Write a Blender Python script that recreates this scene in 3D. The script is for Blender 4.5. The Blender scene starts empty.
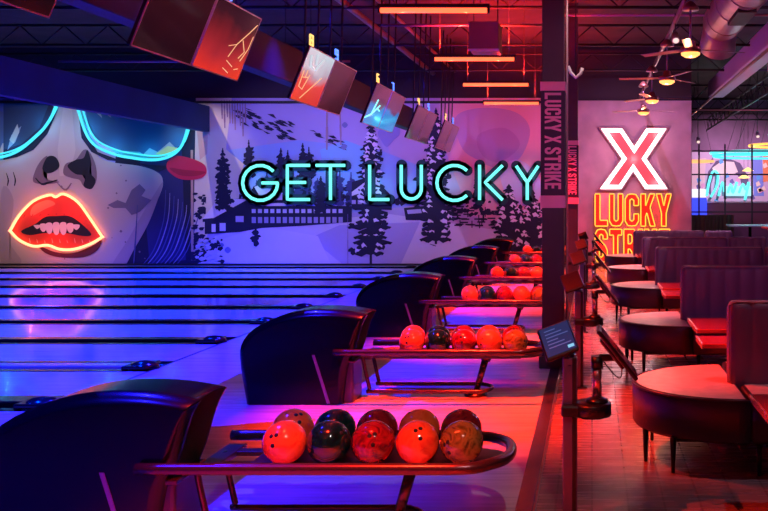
import bpy, bmesh, math, random
from mathutils import Vector, Matrix
S = bpy.context.scene
C = S.collection
PI = math.pi
R = math.radians
random.seed(7)

# ---------------------------------------------------------------- camera, world, exposure
cam_d = bpy.data.cameras.new('camera'); cam = bpy.data.objects.new('camera', cam_d); C.objects.link(cam)
cam.location = (0, 0, 1.68); cam.rotation_euler = (R(90), 0, 0)
cam_d.sensor_width = 36; cam_d.lens = 880/768*36
cam_d.shift_x = -(592-384)/768; cam_d.shift_y = -(255.5-200)/768
cam_d.clip_start = .05; cam_d.clip_end = 200
S.camera = cam
S.view_settings.view_transform = 'Standard'; S.view_settings.look = 'None'
S.view_settings.gamma = 1; S.view_settings.use_curve_mapping = False
S.view_settings.exposure = 0.0
w = bpy.data.worlds.new('world'); S.world = w; w.use_nodes = True
w.node_tree.nodes['Background'].inputs[0].default_value = (.30, .12, .42, 1)
w.node_tree.nodes['Background'].inputs[1].default_value = .045

def area(name, loc, aim, sx, sy, col, e):
    d = bpy.data.lights.new(name, 'AREA'); d.shape = 'RECTANGLE'; d.size = sx; d.size_y = sy; d.color = col; d.energy = e
    o = bpy.data.objects.new(name, d); C.objects.link(o); o.location = loc
    o.rotation_euler = (Vector(aim)-Vector(loc)).to_track_quat('-Z', 'Y').to_euler(); return o
def point(name, loc, col, e, r=0.0):
    d = bpy.data.lights.new(name, 'POINT'); d.shadow_soft_size = r; d.color = col; d.energy = e
    o = bpy.data.objects.new(name, d); C.objects.link(o); o.location = loc; return o
def spot(name, loc, aim, col, e, ang=60, blend=.6, r=0.0):
    d = bpy.data.lights.new(name, 'SPOT'); d.shadow_soft_size = r; d.color = col; d.energy = e; d.spot_size = R(ang); d.spot_blend = blend
    o = bpy.data.objects.new(name, d); C.objects.link(o); o.location = loc
    o.rotation_euler = (Vector(aim)-Vector(loc)).to_track_quat('-Z', 'Y').to_euler(); return o

BLUE = (.0, .024, 1)
# blacklight battens over the lanes and the approach
for yy in (6.5, 10.5, 14.5, 18.0):
    spot('lane_spot', (-7.0, yy, 5.0), (-8.0, yy, 0), BLUE, 3600, 105, .6)
    spot('lane_spot', (-12.6, yy, 5.0), (-11.6, yy, 0), BLUE, 3400, 105, .6)
spot('lane_spot', (-7.5, 20.5, 5.0), (-8.0, 20.0, 0), BLUE, 1600, 70, .6)
for yy, e in ((3.0, 2200), (5.5, 4200), (8.5, 4800), (11.5, 4800), (14.5, 4800), (18, 4800)):
    spot('approach_spot', (-3.75, yy, 4.7), (-3.25, yy, 0), (.01, .008, 1), e, 62, 1)
# wall washers for the mural
spot('mural_spot', (-13.8, 17.5, 4.9), (-13.9, 22.6, 1.9), (1, .80, .76), 520, 56, .9)
spot('mural_spot', (-10.2, 19.5, 4.9), (-9.9, 22.6, 2.8), (1, .78, .52), 190, 44, .6)
spot('mural_spot', (-8.0, 18.5, 4.9), (-7.6, 22.6, 1.8), (.50, .38, 1), 400, 85, .8)
spot('mural_spot', (-5.0, 18.5, 4.9), (-5.0, 22.6, 1.6), (.52, .32, 1), 350, 85, .8)
spot('mural_spot', (-2.6, 18.5, 4.9), (-2.4, 22.6, 2.9), (1, .20, .26), 240, 70, .9)
# concourse downlights, sofa-back and rack spots; ceiling and column lamps are added fill
spot('sign_wall_spot', (1.0, 18.5, 4.9), (1.0, 22.4, 2.4), (.85, .42, .95), 330, 80, .9)
for yy, e in ((1.5, 14), (5.0, 130), (10.0, 480), (15.0, 700), (19.0, 480)):
    spot('concourse_spot', (2.0, yy, 5.1), (1.9, yy+.6, 0), (.95, .60, .78), e, 58, .8)
spot('back_spot', (1.2, 1.0, 4.2), (1.6, 12.0, .8), (.62, .32, 1), 260, 34, .8)
point('ceiling_fill', (6.5, 19, 4.9), (.55, .22, 1), 220)  # unseen lamps added so the ceiling on the right shows violet
point('ceiling_fill', (4.0, 12, 5.2), (.8, .25, .7), 60)
spot('column_fill', (.5, 2.5, 3.6), (-.36, 8.9, 2.2), (.80, .42, .85), 160, 30, .8)  # unseen lamp added to light the column from the front
spot('rack_spot', (.5, 1.0, 4.4), (-1.0, 4.6, .4), (1, .78, .70), 230, 26, .8, .05)
spot('rack_spot', (.5, 4.2, 4.9), (-1.1, 7.7, .4), (1, .78, .70), 170, 26, .8, .05)
spot('rack_spot', (.5, 8.0, 4.9), (-1.1, 11.3, .4), (1, .78, .70), 150, 26, .8, .05)
spot('rack_spot', (.5, 12.5, 4.9), (-1.1, 16.0, .4), (1, .78, .70), 150, 40, .8, .05)

# ---------------------------------------------------------------- materials
MATS = {}
def mat(name, col=(.5,.5,.5), rough=.5, metal=0, coat=0, emit=None, es=0, bump=0, bscale=40, spec=.5, var=0, vscale=8):
    if name in MATS: return MATS[name]
    m = bpy.data.materials.new(name); m.use_nodes = True; nt = m.node_tree
    b = nt.nodes['Principled BSDF']
    b.inputs['Base Color'].default_value = (*col, 1); b.inputs['Roughness'].default_value = rough
    b.inputs['Metallic'].default_value = metal; b.inputs['Coat Weight'].default_value = coat; b.inputs['Coat Roughness'].default_value = .05
    b.inputs['Specular IOR Level'].default_value = spec
    if emit: b.inputs['Emission Color'].default_value = (*emit, 1); b.inputs['Emission Strength'].default_value = es
    if bump or var:
        tc = nt.nodes.new('ShaderNodeTexCoord'); n = nt.nodes.new('ShaderNodeTexNoise')
        nt.links.new(tc.outputs['Object'], n.inputs['Vector'])
        n.inputs['Scale'].default_value = bscale if bump else vscale; n.inputs['Detail'].default_value = 4
        if bump:
            bp = nt.nodes.new('ShaderNodeBump'); bp.inputs['Strength'].default_value = bump; bp.inputs['Distance'].default_value = .01
            nt.links.new(n.outputs['Fac'], bp.inputs['Height']); nt.links.new(bp.outputs['Normal'], b.inputs['Normal'])
        if var:
            n2 = nt.nodes.new('ShaderNodeTexNoise'); n2.inputs['Scale'].default_value = vscale; n2.inputs['Detail'].default_value = 5
            nt.links.new(tc.outputs['Object'], n2.inputs['Vector'])
            r = nt.nodes.new('ShaderNodeValToRGB'); r.color_ramp.elements[0].position = .3; r.color_ramp.elements[1].position = .7
            r.color_ramp.elements[0].color = (*[c*(1-var) for c in col], 1); r.color_ramp.elements[1].color = (*[min(1, c*(1+var)) for c in col], 1)
            nt.links.new(n2.outputs['Fac'], r.inputs['Fac']); nt.links.new(r.outputs['Color'], b.inputs['Base Color'])
    MATS[name] = m; return m
def emis(name, col, s): return mat(name, (.02,.02,.02), .4, emit=col, es=s)

def wood_mat(name, c1, c2, rough, bw, bh, mortar=(.05,.04,.04), coat=0, rot=0, msize=.004, bump=.0, spec=.5):
    m = bpy.data.materials.new(name); m.use_nodes = True; nt = m.node_tree; b = nt.nodes['Principled BSDF']
    tc = nt.nodes.new('ShaderNodeTexCoord'); mp = nt.nodes.new('ShaderNodeMapping'); mp.inputs['Rotation'].default_value = (0, 0, rot)
    br = nt.nodes.new('ShaderNodeTexBrick'); br.inputs['Color1'].default_value = (*c1, 1); br.inputs['Color2'].default_value = (*c2, 1)
    br.inputs['Mortar'].default_value = (*mortar, 1); br.inputs['Scale'].default_value = 1; br.inputs['Mortar Size'].default_value = msize
    br.inputs['Brick Width'].default_value = bw; br.inputs['Row Height'].default_value = bh
    nt.links.new(tc.outputs['Object'], mp.inputs['Vector']); nt.links.new(mp.outputs[0], br.inputs['Vector'])
    n = nt.nodes.new('ShaderNodeTexNoise'); n.inputs['Scale'].default_value = 3; n.inputs['Detail'].default_value = 6
    mp2 = nt.nodes.new('ShaderNodeMapping'); mp2.inputs['Rotation'].default_value = (0,0,rot); mp2.inputs['Scale'].default_value = (1, 9, 1)
    nt.links.new(tc.outputs['Object'], mp2.inputs['Vector']); nt.links.new(mp2.outputs[0], n.inputs['Vector'])
    mx = nt.nodes.new('ShaderNodeMix'); mx.data_type = 'RGBA'; mx.blend_type = 'MULTIPLY'; mx.inputs[0].default_value = .5
    nt.links.new(br.outputs['Color'], mx.inputs[6]); nt.links.new(n.outputs['Fac'], mx.inputs[7]); nt.links.new(mx.outputs[2], b.inputs['Base Color'])
    mr = nt.nodes.new('ShaderNodeMapRange'); mr.inputs[3].default_value = rough*.75; mr.inputs[4].default_value = rough*1.3
    nt.links.new(n.outputs['Fac'], mr.inputs[0]); nt.links.new(mr.outputs[0], b.inputs['Roughness'])
    b.inputs['Coat Weight'].default_value = coat; b.inputs['Coat Roughness'].default_value = .06; b.inputs['Specular IOR Level'].default_value = spec
    if bump:
        bp = nt.nodes.new('ShaderNodeBump'); bp.inputs['Strength'].default_value = bump; bp.inputs['Distance'].default_value = .004
        nt.links.new(br.outputs['Fac'], bp.inputs['Height']); bp.invert = True; nt.links.new(bp.outputs[0], b.inputs['Normal'])
    return m

def swirl(name, a, b_, c_, scale=9):
    m = bpy.data.materials.new(name); m.use_nodes = True; nt = m.node_tree; b = nt.nodes['Principled BSDF']
    tc = nt.nodes.new('ShaderNodeTexCoord'); n = nt.nodes.new('ShaderNodeTexNoise'); n.inputs['Scale'].default_value = scale
    n.inputs['Detail'].default_value = 5; n.inputs['Distortion'].default_value = 1.8
    r = nt.nodes.new('ShaderNodeValToRGB'); e = r.color_ramp.elements
    e[0].position = .34; e[0].color = (*a, 1); e[1].position = .66; e[1].color = (*c_, 1); k = e.new(.5); k.color = (*b_, 1)
    nt.links.new(tc.outputs['Object'], n.inputs['Vector']); nt.links.new(n.outputs['Fac'], r.inputs['Fac']); nt.links.new(r.outputs[0], b.inputs['Base Color'])
    b.inputs['Roughness'].default_value = .12; b.inputs['Coat Weight'].default_value = .6; b.inputs['Coat Roughness'].default_value = .03
    return m

# ---------------------------------------------------------------- mesh helpers
def box(bm, x0, x1, y0, y1, z0, z1, bev=0, mi=0, M=None, seg=2):
    r = bmesh.ops.create_cube(bm, size=1); vs = r['verts']
    for v in vs: v.co = Vector((x0+(v.co.x+.5)*(x1-x0), y0+(v.co.y+.5)*(y1-y0), z0+(v.co.z+.5)*(z1-z0)))
    fs = set(f for v in vs for f in v.link_faces)
    for f in fs: f.material_index = mi
    if bev:
        es = list(set(e for v in vs for e in v.link_edges))
        r2 = bmesh.ops.bevel(bm, geom=es, offset=bev, segments=seg, affect='EDGES', profile=.5, clamp_overlap=True)
        vs = list(set(v for f in r2['faces'] for v in f.verts) | set(v for v in vs if v.is_valid))
        for f in r2['faces']: f.material_index = mi
    if M is not None:
        for v in vs: v.co = M @ v.co
    return vs
def ring_pts(c, ax, up, ra, rb, n, ph=0):
    s = ax.cross(up).normalized(); u = s.cross(ax).normalized()
    return [c + s*math.cos(ph+2*PI*i/n)*ra + u*math.sin(ph+2*PI*i/n)*rb for i in range(n)]
def tube(bm, pts, r, n=10, closed=False, mi=0, r2=None, up=None):
    pts = [Vector(p) for p in pts]; N = len(pts); rings = []
    rr = r if isinstance(r, (list, tuple)) else [r]*N
    for i, p in enumerate(pts):
        if closed: d = (pts[(i+1) % N]-pts[i-1]).normalized()
        else: d = (pts[min(i+1, N-1)]-pts[max(i-1, 0)]).normalized()
        u = up or (Vector((0,0,1)) if abs(d.z) < .95 else Vector((0,1,0)))
        if abs(d.dot(u)) > .98: u = Vector((1,0,0))
        rings.append([bm.verts.new(q) for q in ring_pts(p, d, u, rr[i], (r2 or rr[i]), n)])
    K = N if closed else N-1
    for i in range(K):
        a, b = rings[i], rings[(i+1) % N]
        for j in range(n):
            f = bm.faces.new((a[j], a[(j+1) % n], b[(j+1) % n], b[j])); f.smooth = True; f.material_index = mi
    if not closed:
        for q in (rings[0], rings[-1]):
            f = bm.faces.new(q); f.material_index = mi
def cyl(bm, p0, p1, r0, r1=None, n=16, mi=0): tube(bm, [p0, p1], [r0, r0 if r1 is None else r1], n, mi=mi)
def lathe(bm, cx, cy, prof, n=24, mi=0, M=None):
    rings = []
    for r, z in prof:
        rings.append([bm.verts.new(Vector((cx+r*math.cos(2*PI*i/n), cy+r*math.sin(2*PI*i/n), z))) for i in range(n)])
    for a, b in zip(rings, rings[1:]):
        for j in range(n):
            f = bm.faces.new((a[j], a[(j+1) % n], b[(j+1) % n], b[j])); f.smooth = True; f.material_index = mi
    for q in (rings[0], rings[-1]):
        f = bm.faces.new(q); f.material_index = mi
    if M is not None:
        for q in rings:
            for v in q: v.co = M @ v.co
def prism(bm, poly, f3, t, mi=0, bev=0):
    """poly of 2D points placed by f3(u, v, depth); t thickness"""
    a = [bm.verts.new(f3(u, v, 0)) for u, v in poly]; b = [bm.verts.new(f3(u, v, t)) for u, v in poly]
    n = len(poly); fs = [bm.faces.new(a), bm.faces.new(b[::-1])]
    for i in range(n): fs.append(bm.faces.new((a[i], b[i], b[(i+1) % n], a[(i+1) % n])))
    for f in fs: f.material_index = mi
    return fs
def smooth_path(P, k=6, closed=False):
    P = [Vector(p) for p in P]; n = len(P); out = []
    for i in range(n if closed else n-1):
        g = lambda j: P[j % n] if closed else P[max(0, min(n-1, j))]
        p0, p1, p2, p3 = g(i-1), g(i), g(i+1), g(i+2)
        for t in range(k):
            t /= k
            out.append(.5*((2*p1)+(p2-p0)*t+(2*p0-5*p1+4*p2-p3)*t*t+(3*p1-p0-3*p2+p3)*t**3))
    if not closed: out.append(P[-1])
    return out
def obj(name, bm, m, parent=None, smooth=False, loc=None):
    bmesh.ops.recalc_face_normals(bm, faces=bm.faces)
    me = bpy.data.meshes.new(name); bm.to_mesh(me); bm.free()
    for x in (m if isinstance(m, list) else [m]): me.materials.append(x)
    if smooth:
        me.polygons.foreach_set('use_smooth', [True]*len(me.polygons))
        try: me.set_sharp_from_angle(angle=R(40))
        except Exception: pass
    o = bpy.data.objects.new(name, me); C.objects.link(o)
    if parent: o.parent = parent
    if loc: o.location = loc
    return o
def N(): return bmesh.new()
def thing(name, label, cat, loc=(0,0,0), rz=0, group=None):
    o = bpy.data.objects.new(name, None); C.objects.link(o); o.location = loc; o.rotation_euler = (0,0,rz)
    o.empty_display_size = .1
    o['label'] = label; o['category'] = cat
    if group: o['group'] = group
    return o
def tag(o, label, cat, group=None):
    o['label'] = label; o['category'] = cat
    if group: o['group'] = group
    return o
def struct(name, bm, m, parent=None):
    o = obj(name, bm, m, parent); o['kind'] = 'structure'; return o
def dup(o, label=None, parent=None, loc=None):
    c = o.copy(); C.objects.link(c)
    if parent: c.parent = parent
    if label: c['label'] = label
    if loc is not None: c.location = loc
    for ch in [k for k in bpy.data.objects if k.parent == o]: dup(ch, None, c)
    return c

# ---------------------------------------------------------------- block lettering
GL = {
 'L': ([(0,0),(.56,0),(.56,.18),(.22,.18),(.22,1),(0,1)], []),
 'U': ([(0,.16),(.12,.02),(.3,0),(.48,.02),(.6,.16),(.6,1),(.39,1),(.39,.2),(.3,.15),(.21,.2),(.21,1),(0,1)], []),
 'C': ([(0,.16),(.12,.02),(.3,0),(.48,.02),(.6,.16),(.6,.38),(.39,.38),(.39,.2),(.3,.15),(.21,.2),(.21,.8),(.3,.85),(.39,.8),(.39,.64),(.6,.64),(.6,.84),(.48,.98),(.3,1),(.12,.98),(0,.84)], []),
 'K': ([(0,0),(.21,0),(.21,.3),(.27,.42),(.42,0),(.64,0),(.41,.58),(.62,1),(.4,1),(.21,.62),(.21,1),(0,1)], []),
 'Y': ([(.22,0),(.43,0),(.43,.4),(.66,1),(.44,1),(.325,.62),(.21,1),(-.01,1),(.22,.4)], []),
 'S': ([(0,.36),(0,.16),(.12,.02),(.3,0),(.48,.02),(.6,.16),(.6,.36),(.5,.5),(.21,.7),(.21,.8),(.3,.85),(.39,.8),(.39,.7),(.6,.7),(.6,.84),(.48,.98),(.3,1),(.12,.98),(0,.84),(0,.64),(.1,.52),(.39,.32),(.39,.2),(.3,.15),(.21,.2),(.21,.36)], []),
 'T': ([(.2,0),(.41,0),(.41,.82),(.6,.82),(.6,1),(.01,1),(.01,.82),(.2,.82)], []),
 'R': ([(0,0),(.21,0),(.21,.4),(.29,.4),(.4,.3),(.4,0),(.61,0),(.61,.34),(.52,.48),(.61,.6),(.61,.84),(.5,1),(0,1)], [(.21,.56),(.34,.56),(.4,.62),(.4,.78),(.34,.84),(.21,.84)]),
 'I': ([(0,0),(.21,0),(.21,1),(0,1)], []),
 'E': ([(0,0),(.54,0),(.54,.17),(.21,.17),(.21,.42),(.48,.42),(.48,.58),(.21,.58),(.21,.83),(.54,.83),(.54,1),(0,1)], []),
 'X': ([(-.02,0),(.2,0),(.325,.33),(.45,0),(.67,0),(.44,.5),(.66,1),(.44,1),(.325,.68),(.21,1),(-.01,1),(.21,.5)], []),
}
ADV = {'I': .30, 'X': .72, ' ': .3, 'L': .64}
def word_width(s): return sum(ADV.get(c, .70) for c in s)
def fill_poly(bm, outer, hole, f3, t, mi=0):
    if not hole: return prism(bm, outer, f3, t, mi)
    # R only: bridge the counter to the outline
    j = 0
    poly = outer[:2]+outer[2:3]+[hole[0]]+hole[:0:-1]+[hole[0]]+outer[2:]
    a = [bm.verts.new(f3(u, v, 0)) for u, v in poly]; b = [bm.verts.new(f3(u, v, t)) for u, v in poly]
    n = len(poly)
    for q in (a, b[::-1]):
        f = bm.faces.new(q); f.material_index = mi
    for i in range(n):
        if (Vector(poly[i])-Vector(poly[(i+1) % n])).length > 1e-5:
            f = bm.faces.new((a[i], b[i], b[(i+1) % n], a[(i+1) % n])); f.material_index = mi

# ================================================================ SETTING
M_dark = mat('black_paint', (.006,.006,.010), .6)
M_ceil = mat('ceiling_black', (.045,.020,.030), .85, var=.3, vscale=2)
M_lane = wood_mat('lane_boards', (.62,.60,.60), (.54,.52,.54), .07, 4.0, .027, (.35,.33,.35), .0, 0, .0005, spec=.008)
M_app = wood_mat('approach_boards', (.60,.56,.55), (.50,.46,.46), .16, 3.0, .054, (.30,.27,.27), .0, 0, .0006, spec=.03)
M_tile = wood_mat('concourse_tile', (.30,.25,.27), (.22,.185,.20), .26, .60, .20, (.15,.12,.135), .1, R(90), .006, .3)
M_strip = mat('edge_strip', (.035,.02,.05), .25)
M_strip2 = mat('metal_strip', (.30,.16,.16), .3, .8)
b = N(); box(b, -.40, 14, -3, 36, -.12, 0); struct('floor', b, M_tile)
b = N(); box(b, -4.33, -.40, -3, 22.58, -.12, 0); struct('floor', b, M_app)
b = N(); box(b, -.415, -.32, -3, 22.4, 0, .012, .003); struct('trim_1', b, M_strip)
b = N(); box(b, -.32, -.305, -3, 22.4, 0, .014, .003); struct('trim_2', b, M_strip2)
b = N(); box(b, -4.36, -4.33, 2, 22.55, -.10, .0005); struct('floor', b, M_dark)
b = N(); box(b, -15.4, -4.36, 2, 22.58, -.20, -.10); struct('floor', b, M_dark)
DIV = [5.66+1.62*i for i in range(11)]
for i, (a, c) in enumerate(zip([4.04]+DIV, DIV+[22.95])):
    b = N(); box(b, -15.3, -4.36, a+.29, min(c-.29, 22.5), -.10, 0); struct('floor_lane', b, M_lane)
b = N(); box(b, -15.4, 14, -3, 36, 5.6, 5.75); struct('ceiling', b, M_ceil)
b = N(); box(b, -15.55, -15.4, -3, 22.7, -.1, 5.6); struct('wall_left', b, M_dark)
M_wall = mat('back_wall_dark', (.035,.02,.03), .8)
b = N(); box(b, -15.4, -.42, 22.66, 22.8, -.1, 5.6); struct('wall_back', b, M_wall)
M_conc = mat('sign_wall_plaster', (.42,.27,.33), .7, bump=.25, bscale=5, var=.22, vscale=1.6)
b = N(); box(b, -.42, 2.54, 22.45, 22.8, 0, 4.22, .01); struct('wall_sign', b, M_conc)
b = N(); box(b, -.42, 2.54, 22.5, 22.8, 4.22, 5.6); struct('wall_upper', b, M_wall)
M_far = mat('far_wall', (.22,.10,.20), .8, var=.3, vscale=.8)
b = N(); box(b, 2.5, 14, 34.0, 34.2, 0, 5.6); struct('wall_far', b, M_far)
# long dark blue bulkhead over the lanes
M_bulk = mat('bulkhead_blue', (.010,.035,.14), .8, var=.2, vscale=1)
b = N(); box(b, -10.0, -9.8, 5, 22.55, 3.43, 4.08); struct('beam_bulkhead', b, M_bulk)
M_head = mat('header_plum', (.010,.004,.014), .6, var=.2, vscale=2)
b = N(); box(b, -4.35, -4.15, 2.5, 20.5, 3.30, 3.80, .01); struct('beam_header', b, M_head)

# ================================================================ MURAL
KW = 22.6/880
YM = 22.6
def wx(px): return (px-592)*KW
def wz(py): return 1.68-(py-200)*KW
PAL = {}
mural = N(); pal = []
seq = [0]
def P(layer, col, pts, rnd=0):
    seq[0] = (seq[0]+1) % 70
    if col not in PAL: PAL[col] = len(pal); pal.append(mat('mural_paint_%d' % len(pal), col, .75))
    q = [(x+random.uniform(-rnd, rnd), y+random.uniform(-rnd, rnd)) for x, y in pts]
    vs = [mural.verts.new((wx(x), YM-.003*layer-seq[0]*4e-5, wz(y))) for x, y in q]
    f = mural.faces.new(vs); f.material_index = PAL[col]
def PS(layer, col, pts, k=5): P(layer, col, [(p.x, p.y) for p in smooth_path([(x, y, 0) for x, y in pts], k, True)])
def stroke(layer, col, pts, wd, k=4):
    q = smooth_path([(x, y, 0) for x, y in pts], k)
    for i in range(len(q)-1):
        a, c = q[i], q[i+1]; d = (c-a); 
        if d.length < 1e-6: continue
        t = i/(len(q)-1); ww = wd*(1-.6*abs(2*t-1)); n_ = Vector((-d.y, d.x, 0)).normalized()*ww/2
        P(layer, col, [((a+n_).x, (a+n_).y), ((c+n_).x, (c+n_).y), ((c-n_).x, (c-n_).y), ((a-n_).x, (a-n_).y)])
NAVY = (.012,.012,.05); INK = (.006,.005,.02); SKIN = (.62,.47,.45); SHADE = (.24,.14,.18); SNOW = (.72,.66,.88)
LAV = (.50,.42,.72); PINK = (.78,.42,.56); CREAM = (.86,.74,.60); PUR = (.28,.20,.48)
# ground colours
P(0, LAV, [(14,98),(548,98),(548,266),(14,266)])
P(0, (.10,.16,.35), [(-2,98),(14,98),(14,266),(-2,266)])
P(1, (.58,.42,.66), [(375,98),(548,98),(548,266),(420,266)])
P(2, PINK, [(440,98),(548,98),(548,235),(470,215),(445,150)])
P(1, (.34,.44,.80), [(228,150),(300,140),(380,150),(430,170),(420,205),(330,215),(240,210)])
P(2, (.28,.55,.85), [(320,150),(345,140),(372,150),(385,195),(330,200)])
PS(3, (.50,.34,.62), [(455,118),(480,108),(515,112),(530,130),(520,158),(498,168),(478,160),(462,148)])
PS(4, (.42,.26,.55), [(478,135),(505,128),(520,145),(500,162),(482,155)])
PS(3, (.60,.50,.85), [(500,170),(520,160),(540,180),(535,205),(510,200)])
# snowfields
P(3, SNOW, [(230,232),(300,222),(390,214),(470,226),(548,238),(548,266),(200,266),(215,236)])
P(4, (.50,.44,.80), [(310,238),(340,225),(420,222),(400,266),(345,266),(325,250)])
P(4, (.80,.72,.88), [(232,266),(205,245),(262,226),(318,236),(332,266)])
# dark hair column, cream panel and painted spotlight pool
P(2, CREAM, [(186,98),(232,98),(226,150),(215,205),(200,266),(186,266)])
P(3, (.80,.50,.42), [(196,120),(208,116),(212,150),(200,160)])
P(5, CREAM, [(208,134),(244,164),(238,205),(206,215)])  # pool of the warm spotlight, painted into the mural
P(2, NAVY, [(120,98),(196,98),(193,266),(108,266)])
P(3, (.03,.03,.14), [(140,160),(182,150),(186,260),(150,264)])
for i in range(9):
    x = 150+i*4.2
    stroke(5, (.45,.42,.62) if i % 2 else (.12,.12,.32), [(x+16,190+i*3),(x+14,220),(x+4,250),(x-8,266)], 1.2)
P(6, (.62,.40,.30), [(191,150),(193.5,150),(194,266),(191.5,266)])
# face
PS(4, SKIN, [(0,150),(-1,266),(90,267.5),(122,266),(140,235),(160,195),(163,180),(157,172),(140,166),(100,158),(86,128),(78,102),(62,99),(50,128),(22,152)], 5)
P(4, SKIN, [(2,160),(60,102),(80,102),(92,150),(110,266),(2,266)])
PS(5, (.50,.35,.36), [(112,266),(128,240),(148,205),(163,182),(158,200),(148,225),(134,250),(124,267)])
PS(5, (.50,.36,.38), [(2,190),(14,200),(10,240),(22,262),(2,266)])
P(5, (.72,.57,.52), [(64,104),(72,104),(76,150),(70,176),(60,176),(58,150)])
# brow and lens shadow
P(6, (.03,.06,.13), [(4,103),(52,103),(38,133),(20,147),(4,155)])
P(6, (.04,.10,.20), [(84,103),(192,103),(188,130),(180,150),(160,158),(125,154),(100,144),(90,128)])
P(7, NAVY, [(4,160),(18,157),(34,150),(48,134),(58,110),(50,103),(40,128),(22,144),(4,150)])
P(7, NAVY, [(78,103),(86,132),(98,152),(120,160),(150,165),(172,166),(160,172),(140,164),(108,160),(92,152),(82,138)])
P(7, (.30,.36,.45), [(8,150),(12,135),(22,126),(16,142)])
P(7, (.55,.55,.50), [(10,140),(18,124),(20,132),(14,144)])
for i in range(9):
    x = 92+i*9
    P(7, (.50,.38,.34), [(x,104),(x+7,106),(x+12,118),(x+4,112)], 1.5)
P(7, (.45,.42,.40), [(142,156),(150,148),(158,152),(170,142),(176,148),(168,158),(150,160)])
P(8, (.78,.70,.25), [(156,154),(168,146),(178,148),(170,156)])
P(7, (.10,.45,.55), [(110,150),(140,152),(150,158),(128,158)])
# nose
PS(7, SHADE, [(84,150),(90,152),(96,165),(97,180),(92,188),(84,186),(80,180),(72,178),(64,174),(66,164),(76,160)])
PS(8, INK, [(88,150),(92,164),(90,172),(96,180),(92,189),(84,186),(86,176),(76,174),(68,166),(76,160),(84,158)])
PS(8, INK, [(43,168),(48,157),(56,157),(60,166),(54,172),(47,173)])
PS(7, SHADE, [(34,182),(36,170),(42,160),(48,156),(44,166),(44,176),(50,180),(60,182),(48,184)])
stroke(8, INK, [(36,178),(42,184),(48,183),(58,180)], 2.4)
stroke(8, SHADE, [(58,183),(66,190),(72,183)], 2)
# lips
RED = (.72,.05,.03); RED2 = (.50,.02,.02)
lip_up = [(13,230),(22,215),(36,201),(52,195),(58,197),(66,194),(80,202),(92,218),(104,236)]
lip_lo = [(104,237),(92,244),(76,249),(62,249),(50,245),(36,246),(22,240),(13,231)]
PS(8, (.10,.01,.03), [(40,246),(56,252),(74,253),(92,246),(102,240),(98,250),(84,257),(60,257),(46,253)])
PS(9, RED, lip_up+lip_lo)
PS(10, INK, [(22,231),(36,224),(46,217),(58,216),(70,216),(80,222),(92,234),(84,236),(66,233),(46,233),(30,235)])
for i, (x, h) in enumerate(((38,3),(44,6),(50,8),(57,9),(64,9),(71,7),(77,4))):
    PS(11, (.80,.74,.72), [(x-3,226-h/3),(x+3,226-h/3),(x+3,224+h*.9),(x,226+h),(x-3,224+h*.8)], 3)
for i in range(9):
    x = 30+i*7.5
    stroke(10, (.90,.32,.24), [(x,238+(i % 3)),(x+1,243)], 1)
    stroke(10, RED2, [(24+i*8,222-abs(4-i)*-1.0-8),(26+i*8,218-4)], 1)
PS(10, (.92,.20,.10), [(34,206),(48,200),(56,204),(46,209),(32,216)])
# cheek leaf, freckles
P(7, (.22,.16,.24), [(108,205),(118,200),(126,203),(132,190),(140,184),(146,190),(142,196),(152,200),(146,206),(140,212),(132,215),(126,208),(114,208)])
for i in range(26):
    x, y = random.uniform(12, 150), random.uniform(165, 262)
    if 10 < x < 108 and 190 < y < 258: continue
    r = random.uniform(.6, 1.6); P(9, SHADE, [(x-r,y),(x,y-r),(x+r,y),(x,y+r)])
stroke(9, INK, [(7,173),(9,180),(8,186)], 1.3); stroke(9, INK, [(14,172),(16,180),(15,186)], 1.3)
stroke(9, (.10,.10,.25), [(138,205),(136,240),(134,266)], 1.6)
# red flower lips over the hair
PS(9, (.70,.02,.08), [(168,162),(176,156),(190,158),(204,164),(207,172),(202,178),(190,180),(178,178),(168,170)])
PS(10, (.45,.01,.05), [(170,168),(186,170),(206,172),(196,176),(180,175)])
# conifers
def leaves_(cx, y, w, h, layer, n, col=NAVY):
    for i in range(n):
        x = cx+random.uniform(-w, w); yy = y+random.uniform(-h, h); r = random.uniform(1.6, 3.6)
        P(layer, col, [(x+math.cos(a+random.random()*.4)*r*random.uniform(.5, 1.3), yy+math.sin(a)*r*random.uniform(.4, .9)) for a in [k*PI/4 for k in range(8)]])
def conifer(cx, top, bot, hw, layer=6, base=None, snow=True, col=NAVY):
    P(layer, col, [(cx-.5,top),(cx+.5,top),(cx+1.2,base or bot),(cx-1.2,base or bot)])
    y = top+2; 
    while y < bot:
        t = (y-top)/(bot-top); w = hw*1.12*(t**.6)*random.uniform(.75, 1.15)*(1 if t < .85 else .8)
        for s in (-1, 1):
            ww = w*random.uniform(.7, 1.15); dr = 2+4*t
            P(layer, col, [(cx,y-2),(cx+s*ww*.45,y-1+dr*.2),(cx+s*ww,y+dr*.6),(cx+s*ww*.9,y+dr),(cx+s*ww*.65,y+dr*.75),(cx+s*ww*.45,y+dr*1.25),(cx+s*ww*.2,y+dr*.8),(cx,y+dr)])
            if t > .2: leaves_(cx+s*ww*.5, y+dr*.5, ww*.5, 2.5, layer, 3, col)
            if snow and t > .10 and random.random() < .65:
                px = cx+s*ww*random.uniform(.25, .7)
                P(layer+1, (.80,.72,.92), [(px-2.8,y+1),(px-.6,y-.9),(px+2.8,y+1.2),(px+2.6,y+2.8),(px+.6,y+1.9),(px-1.4,y+3.0)], 1.1)
        y += 3.2+2.2*t
conifer(371, 118, 252, 21, 6, 266)
conifer(436, 108, 236, 20, 6, 244)
conifer(223, 148, 205, 9, 6, snow=False)
conifer(249, 140, 175, 6, 5, snow=False)
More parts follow.
